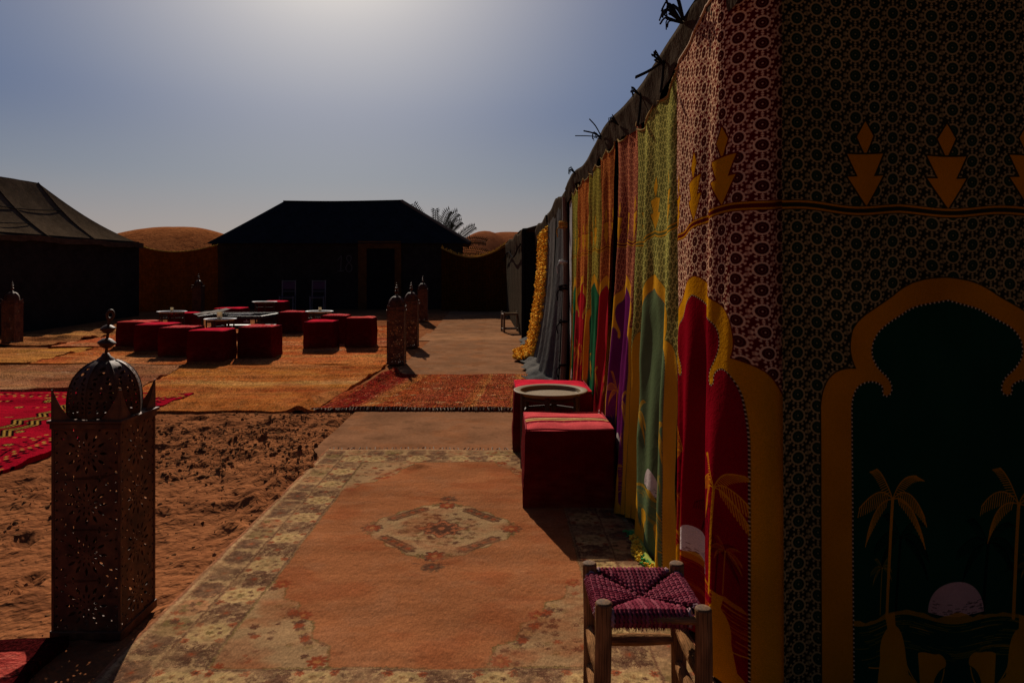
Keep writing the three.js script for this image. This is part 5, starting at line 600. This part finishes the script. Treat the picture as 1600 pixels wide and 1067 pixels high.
{
  const t = thing('fire_pit', 'low black metal fire pit table heaped with charcoal, among the poufs', 'fire pit', [-6.5, 0.02, -17.2]), iron = std([0.025, 0.024, 0.024], 0.5, { metalness: 0.4, bumpMap: crepeBump, bumpScale: 0.002 });
  mesh('pan', merge([box(1.5, 0.012, 1.5, 0, 0.45, 0, 0.003), ...[[0, 0.75, 1.54, 0.04], [0, -0.75, 1.54, 0.04]].map(([x, z, w, d]) => box(w, 0.07, d, x, 0.475, z, 0.005)), ...[0.75, -0.75].map((x) => box(0.04, 0.07, 1.46, x, 0.475, 0, 0.005))]), iron, t);
  for (const [x, z] of [[0.68, 0.68], [-0.68, 0.68], [0.68, -0.68], [-0.68, -0.68]]) mesh('leg', box(0.05, 0.44, 0.05, x, 0.22, z, 0.004), iron, t);
  mesh('shelf', box(1.3, 0.02, 1.3, 0, 0.2, 0, 0.004), iron, t); mesh('handle', merge([box(0.02, 0.05, 0.02, 0.42, 0.4, 0.79, 0.003), box(0.14, 0.02, 0.02, 0.42, 0.38, 0.8, 0.003)]), std([0.5, 0.48, 0.45], 0.4, { metalness: 0.6 }), t);
  const r = mulberry(8), g = []; for (let i = 0; i < 240; i++) { const q = new THREE.IcosahedronGeometry(0.02 + 0.035 * r(), 0), a = r() * 6.283, R = Math.sqrt(r()) * 0.62; q.scale(1, 0.7, 1.2); q.rotateY(a * 3); q.translate(Math.cos(a) * R, 0.475 + 0.05 * (1 - R) * r(), Math.sin(a) * R); g.push(q); } tag(mesh('charcoal', merge(g), std([0.05, 0.048, 0.046], 0.9), t), null, null, null, 'stuff');
  const ash = []; for (let i = 0; i < 130; i++) { const q = new THREE.IcosahedronGeometry(0.012 + 0.02 * r(), 0); q.scale(1.6, 0.5, 1); q.rotateY(r() * 6); q.translate(0.05 + (r() - 0.5) * 0.62, 0.515 + 0.02 * r(), 0.3 + (r() - 0.5) * 0.5); ash.push(q); } tag(mesh('pale_ash', merge(ash), std([0.42, 0.4, 0.38], 1), t), null, null, null, 'stuff');
  const w = thing('sheet', 'crumpled grey sheet lying over the left corner of the fire pit', 'sheet', [-7.0, 0.54, -16.65]); mesh('sheet', surf(18, 14, (u, v) => { const k = Math.abs(((u * 3) % 1) - 0.5); return [(u - 0.5) * 0.62 + 0.12 * v, 0.05 + 0.1 * k * (0.4 + 0.6 * vn(u * 3, v * 3)) + 0.1 * u * v - 0.03 * (1 - v) * (1 - u), (v - 0.5) * -0.7 + 0.1 * u]; }), std([0.5, 0.46, 0.42], 0.9, { map: fabricMap }), w);
}

// ---------------------------------------------------------------- rush-seated stool in front
const woodTex = (() => { const S = 512, [c, x] = canvas(S, S); pixels(x, S, S, (px, py, o) => { const gr = fbm(px / 7, py / 120 + 4, 4), b = tileN(px, py, S, 6, 4), k = 0.78 + 0.5 * (gr - 0.5) + 0.5 * (b - 0.5), cr = sstep(0.71, 0.76, fbm(px / 5 + 90, py / 200, 3)) * 0.4; o[0] = 168 * k * (1 - cr); o[1] = 132 * k * (1 - cr); o[2] = 98 * k * (1 - cr); }); return tex(c); })();
const stoolWood = std([1, 0.8, 0.62], 0.86, { map: woodTex, bumpMap: rep(crepeBump, 1, 1), bumpScale: 0.002 }), cutWood = std([0.62, 0.5, 0.38], 0.8, { map: woodTex });
{
  const cx = 0.46, cd = 2.29, t = thing('stool', 'rustic wooden stool with a woven plum rope seat in the foreground', 'stool', [cx, 0.012, -cd]);
  const a = 0.15, P = [[-a, a, 0.478], [a + 0.005, a + 0.02, 0.47], [-a + 0.0, -a, 0.475], [a + 0.01, -a, 0.474]];        // front-left, front-right, back-left, back-right
  P.forEach(([x, z, h], i) => { const r = 0.0265, g = new THREE.CylinderGeometry(r * 0.96, r * 1.04, h - 0.006, 18, 14), p = g.attributes.position; for (let k = 0; k < p.count; k++) { const y = p.getY(k), f = 1 + 0.07 * (fbm(y * 9 + i * 5, Math.atan2(p.getX(k), p.getZ(k)) + 4, 2) - 0.5); p.setX(k, p.getX(k) * f + 0.004 * Math.sin(y * 7 + i)); p.setZ(k, p.getZ(k) * f); } g.computeVertexNormals(); g.translate(x, (h - 0.006) / 2, z); const l = mesh('leg', g, stoolWood, t); mesh('cut_top', lathe([[0.0005, 0.006], [r * 0.72, 0.005], [r * 0.9, 0.002], [r * 0.97, -0.004]], 18).translate(x + 0.004 * Math.sin((h / 2) * 7 + i), h - 0.005, z), cutWood, l); });
  const rung = (i, j, y, r = 0.013) => { const A = V(P[i][0], y, P[i][1]), B = V(P[j][0], y + 0.004, P[j][1]), d = B.clone().sub(A).normalize(), L = A.distanceTo(B); const g = new THREE.CylinderGeometry(r, r, L - 0.04, 10, 10), p = g.attributes.position; for (let k = 0; k < p.count; k++) { const f = 0.72 + 0.5 * Math.cos(p.getY(k) / L * 2.6) ; p.setX(k, p.getX(k) * f); p.setZ(k, p.getZ(k) * f * 1.15); } g.computeVertexNormals(); g.applyQuaternion(new THREE.Quaternion().setFromUnitVectors(V(0, 1, 0), d)); const m = A.add(B).multiplyScalar(0.5); g.translate(m.x, m.y, m.z); mesh('rung', g, stoolWood, t); };
  rung(2, 3, 0.2, 0.017); rung(0, 1, 0.12, 0.016); rung(0, 2, 0.24, 0.02); rung(0, 2, 0.11, 0.018); rung(1, 3, 0.25, 0.018); rung(1, 3, 0.12, 0.018);
  const rail = (i, j) => mesh('seat_rail', rod(V(P[i][0], 0.428, P[i][1]), V(P[j][0], 0.428, P[j][1]), 0.013, 0.013, 10), stoolWood, t); rail(0, 1); rail(2, 3); rail(0, 2); rail(1, 3);
  // the seat: twisted strands laid over each rail towards the middle
  const r = mulberry(14), tones = [[0.16, 0.025, 0.04], [0.21, 0.04, 0.058], [0.25, 0.06, 0.08], [0.33, 0.19, 0.2]].map((c) => std(c, 0.9)), sets = [[], [], [], []];
  const strand = (pts, rad, tw) => { const cv = new THREE.CatmullRomCurve3(pts), L = cv.getLength(), n = Math.max(10, Math.round(L / 0.0032)), fr = cv.computeFrenetFrames(n, false), pos = [], idx = [], K = 9; for (let i = 0; i <= n; i++) { const p = cv.getPointAt(i / n), s = i / n * L; for (let k = 0; k < K; k++) { const q = k / K * 6.2832, R = rad * (0.8 + 0.34 * Math.cos(2 * (q - s * tw))) * (1 + 0.1 * Math.sin(s * 700 + tw)); const N = fr.normals[i], B = fr.binormals[i]; pos.push(p.x + (N.x * Math.cos(q) + B.x * Math.sin(q)) * R, p.y + (N.y * Math.cos(q) + B.y * Math.sin(q)) * R, p.z + (N.z * Math.cos(q) + B.z * Math.sin(q)) * R); } } for (let i = 0; i < n; i++) for (let k = 0; k < K; k++) { const A = i * K + k, B = i * K + (k + 1) % K; idx.push(A, B, B + K, A, B + K, A + K); } const g = new THREE.BufferGeometry(); g.setAttribute('position', new THREE.Float32BufferAttribute(pos, 3)); g.setAttribute('uv', new THREE.Float32BufferAttribute(new Array(pos.length / 3 * 2).fill(0), 2)); g.setIndex(idx); g.computeVertexNormals(); return g; };
  const n = 19, half = a - 0.024;
  for (let sd = 0; sd < 4; sd++) for (let i = 0; i < n; i++) {
    const u = (i + 0.5) / n * 2 - 1, lat = u * half, in_ = Math.abs(u) * (a - 0.004) + 0.003, dip = (d) => 0.016 * Math.pow(d / a, 1.0);
    const top = (z) => 0.449 - 0.03 * Math.pow(1 - Math.abs(z) / a, 1.3) + 0.003 * (r() - 0.5);
    const pts = []; const e = a + 0.013; const w = (z, y) => { const k = [[lat, z], [z, lat], [lat, -z], [-z, lat]][sd]; pts.push(V(k[0] + (r() - 0.5) * 0.002, y, k[1] + (r() - 0.5) * 0.002)); };
    w(e - 0.006, 0.404); w(e + 0.004, 0.418); w(e + 0.003, 0.436); w(a, 0.4495); for (let k = 1; k <= 4; k++) { const z = lerp(a, in_, k / 4); w(z, top(z) - (k === 4 ? 0.004 : 0)); }
    const c = Math.abs(u) > 0.86 ? 3 : (r() * 3) | 0; sets[c].push(strand(pts, 0.0078, sd % 2 ? 190 : -190));
  }
  sets.forEach((s, i) => tag(mesh('rope_strands', merge(s), tones[i], t), null, null, null, 'stuff'));
  mesh('seat_lining', surf(8, 8, (u, v) => { const x = (u - 0.5) * 2 * (a + 0.004), z = (v - 0.5) * 2 * (a + 0.004), m = Math.max(Math.abs(x), Math.abs(z)); return [x, 0.434 - 0.032 * (1 - m / a), z]; }), std([0.05, 0.012, 0.02], 1), t);
  const fz = []; for (let i = 0; i < 260; i++) { const x = (r() - 0.5) * 2 * half, y0 = 0.404 + r() * 0.01; fz.push(rod(V(x, y0, a + 0.012 - 0.01 * r()), V(x + (r() - 0.5) * 0.012, y0 - 0.006 - 0.014 * r(), a + 0.01 + (r() - 0.5) * 0.01), 0.0011, 0.0005, 4)); } tag(mesh('rope_fuzz', merge(fz), tones[1], t), null, null, null, 'stuff');
}
// ---------------------------------------------------------------- small stool, chairs
{
  const wd = std([0.16, 0.1, 0.06], 0.8), t = thing('stool', 'small dark frame stool at the far end of the path by the grey tent', 'stool', [0.22, 0.02, -18.2], 0.15), w = 0.21, h = 0.52;
  for (const [x, z] of [[w, w], [-w, w], [w, -w], [-w, -w]]) mesh('leg', rod(V(x, 0, z), V(x * 0.97, h, z * 0.97), 0.028, 0.026), wd, t);
  for (const y of [0.08, h - 0.06]) for (const [p, q] of [[[w, w], [-w, w]], [[w, -w], [-w, -w]], [[w, w], [w, -w]], [[-w, w], [-w, -w]]]) mesh('rail', rod(V(p[0], y, p[1]), V(q[0], y, q[1]), 0.02), wd, t);
  mesh('seat', surf(8, 8, (u, v) => [(u - 0.5) * 2 * w, h - 0.03 - 0.03 * Math.sin(u * 3.14) * Math.sin(v * 3.14), (v - 0.5) * 2 * w]), std([0.12, 0.08, 0.05], 0.9, { bumpMap: weaveBump, bumpScale: 0.006 }), t);
  const wt = std([0.17, 0.16, 0.16], 0.9), mauve = std([0.1, 0.06, 0.1], 0.9, { bumpMap: weaveBump, bumpScale: 0.004 });
  const chair = (X, label) => { const c = thing('chair', label, 'chair', [X, 0.2, -24.6], 0.12, 'white chairs in the shade of the back tent'), a = 0.23; for (const x of [-a, a]) { mesh('leg', rod(V(x, 0, a), V(x, 0.56, a), 0.026), wt, c); mesh('leg', rod(V(x, 0, -a), V(x * 0.98, 1.12, -a - 0.06), 0.026), wt, c); mesh('rail', rod(V(x, 0.25, a), V(x, 0.25, -a), 0.016), wt, c); } for (const z of [a, -a]) mesh('rail', rod(V(-a, 0.5, z), V(a, 0.5, z), 0.018), wt, c); mesh('seat', surf(10, 10, (u, v) => [(u - 0.5) * 2.05 * a, 0.545 - 0.02 * Math.sin(u * 3.14) * Math.sin(v * 3.14), (v - 0.5) * 2.05 * a]), mauve, c); mesh('backrest', surf(10, 6, (u, v) => [(u - 0.5) * 1.9 * a, lerp(0.8, 1.06, v), -a - 0.05 - 0.02 * Math.sin(u * 3.14)]), mauve, c); mesh('back_rail', rod(V(-a, 1.09, -a - 0.06), V(a, 1.09, -a - 0.06), 0.016), wt, c); mesh('back_rail', rod(V(-a, 0.72, -a - 0.04), V(a, 0.72, -a - 0.04), 0.016), wt, c); return c; };
  chair(-7.66, 'white chair with a mauve woven back, left of the pair by the back tent'); chair(-6.58, 'white chair with a mauve woven back, right of the pair by the back tent');
}
// ---------------------------------------------------------------- palm behind the back tent
{
  const D = 31.5, t = thing('palm_tree', 'feathery palm whose fronds show above the right end of the back tent', 'palm', [(688 - 785) * D / 1080, 0, -D]), part = sub(t), pt = (px, py, dz = 0) => V((px - 785) * (D + dz) / 1080, 1.5 + (430 - py) * (D + dz) / 1080, -(D + dz));
  part('trunk', rod(V(t.position.x, 0, -D), V(t.position.x + 0.1, 2.2, -D), 0.24, 0.16, 12), std([0.12, 0.08, 0.05], 1));
  const leaf = std([0.022, 0.024, 0.011], 0.8), r = mulberry(17), base = pt(689, 408);
  for (const [mx, my, tx, ty, dz, len] of [[664, 344, 647, 319, 0.4, 0.42], [680, 350, 680, 328, -0.3, 0.42], [688, 340, 702, 330, 0.3, 0.5], [692, 346, 714, 333, -0.5, 0.5], [700, 352, 720, 346, 0.5, 0.45], [712, 368, 741, 354, -0.6, 0.4], [724, 366, 758, 378, -1.2, 0.45], [722, 382, 766, 398, -1.4, 0.4], [694, 360, 706, 350, 0.8, 0.45]]) {
    const cv = new THREE.QuadraticBezierCurve3(base, pt(mx, my, dz * 0.5), pt(tx, ty, dz)), fr = part('frond', (() => { const g = [new THREE.TubeGeometry(cv, 12, 0.018, 5)]; const n = 30; for (let i = 3; i <= n; i++) { const p = cv.getPointAt(i / n), T = cv.getTangentAt(i / n), side = V(T.y, -T.x, 0.35 * (r() - 0.5)).normalize(); for (const s of [-1, 1]) { const L = len * 1.0 * (0.5 + 0.45 * Math.sin(i / n * 2.6)) * (0.85 + 0.3 * r()); const d = side.clone().multiplyScalar(s * 1.1).addScaledVector(T, 0.55).add(V(0, 0.02, (r() - 0.5) * 0.4)).normalize(); const e = p.clone().addScaledVector(d, L * 0.7), m = p.clone().addScaledVector(d, L * 0.3), w = V(-d.y, d.x, 0.3).normalize().multiplyScalar(0.032); const q = new THREE.BufferGeometry(); q.setAttribute('position', new THREE.Float32BufferAttribute([p.x, p.y, p.z, m.x + w.x, m.y + w.y, m.z + w.z, e.x, e.y, e.z, p.x, p.y, p.z, e.x, e.y, e.z, m.x - w.x, m.y - w.y, m.z - w.z], 3)); q.setAttribute('uv', new THREE.Float32BufferAttribute(new Array(12).fill(0), 2)); q.computeVertexNormals(); g.push(q); } } return merge(g); })(), leaf); }
}
shade(scene);
renderer.render(scene, camera);
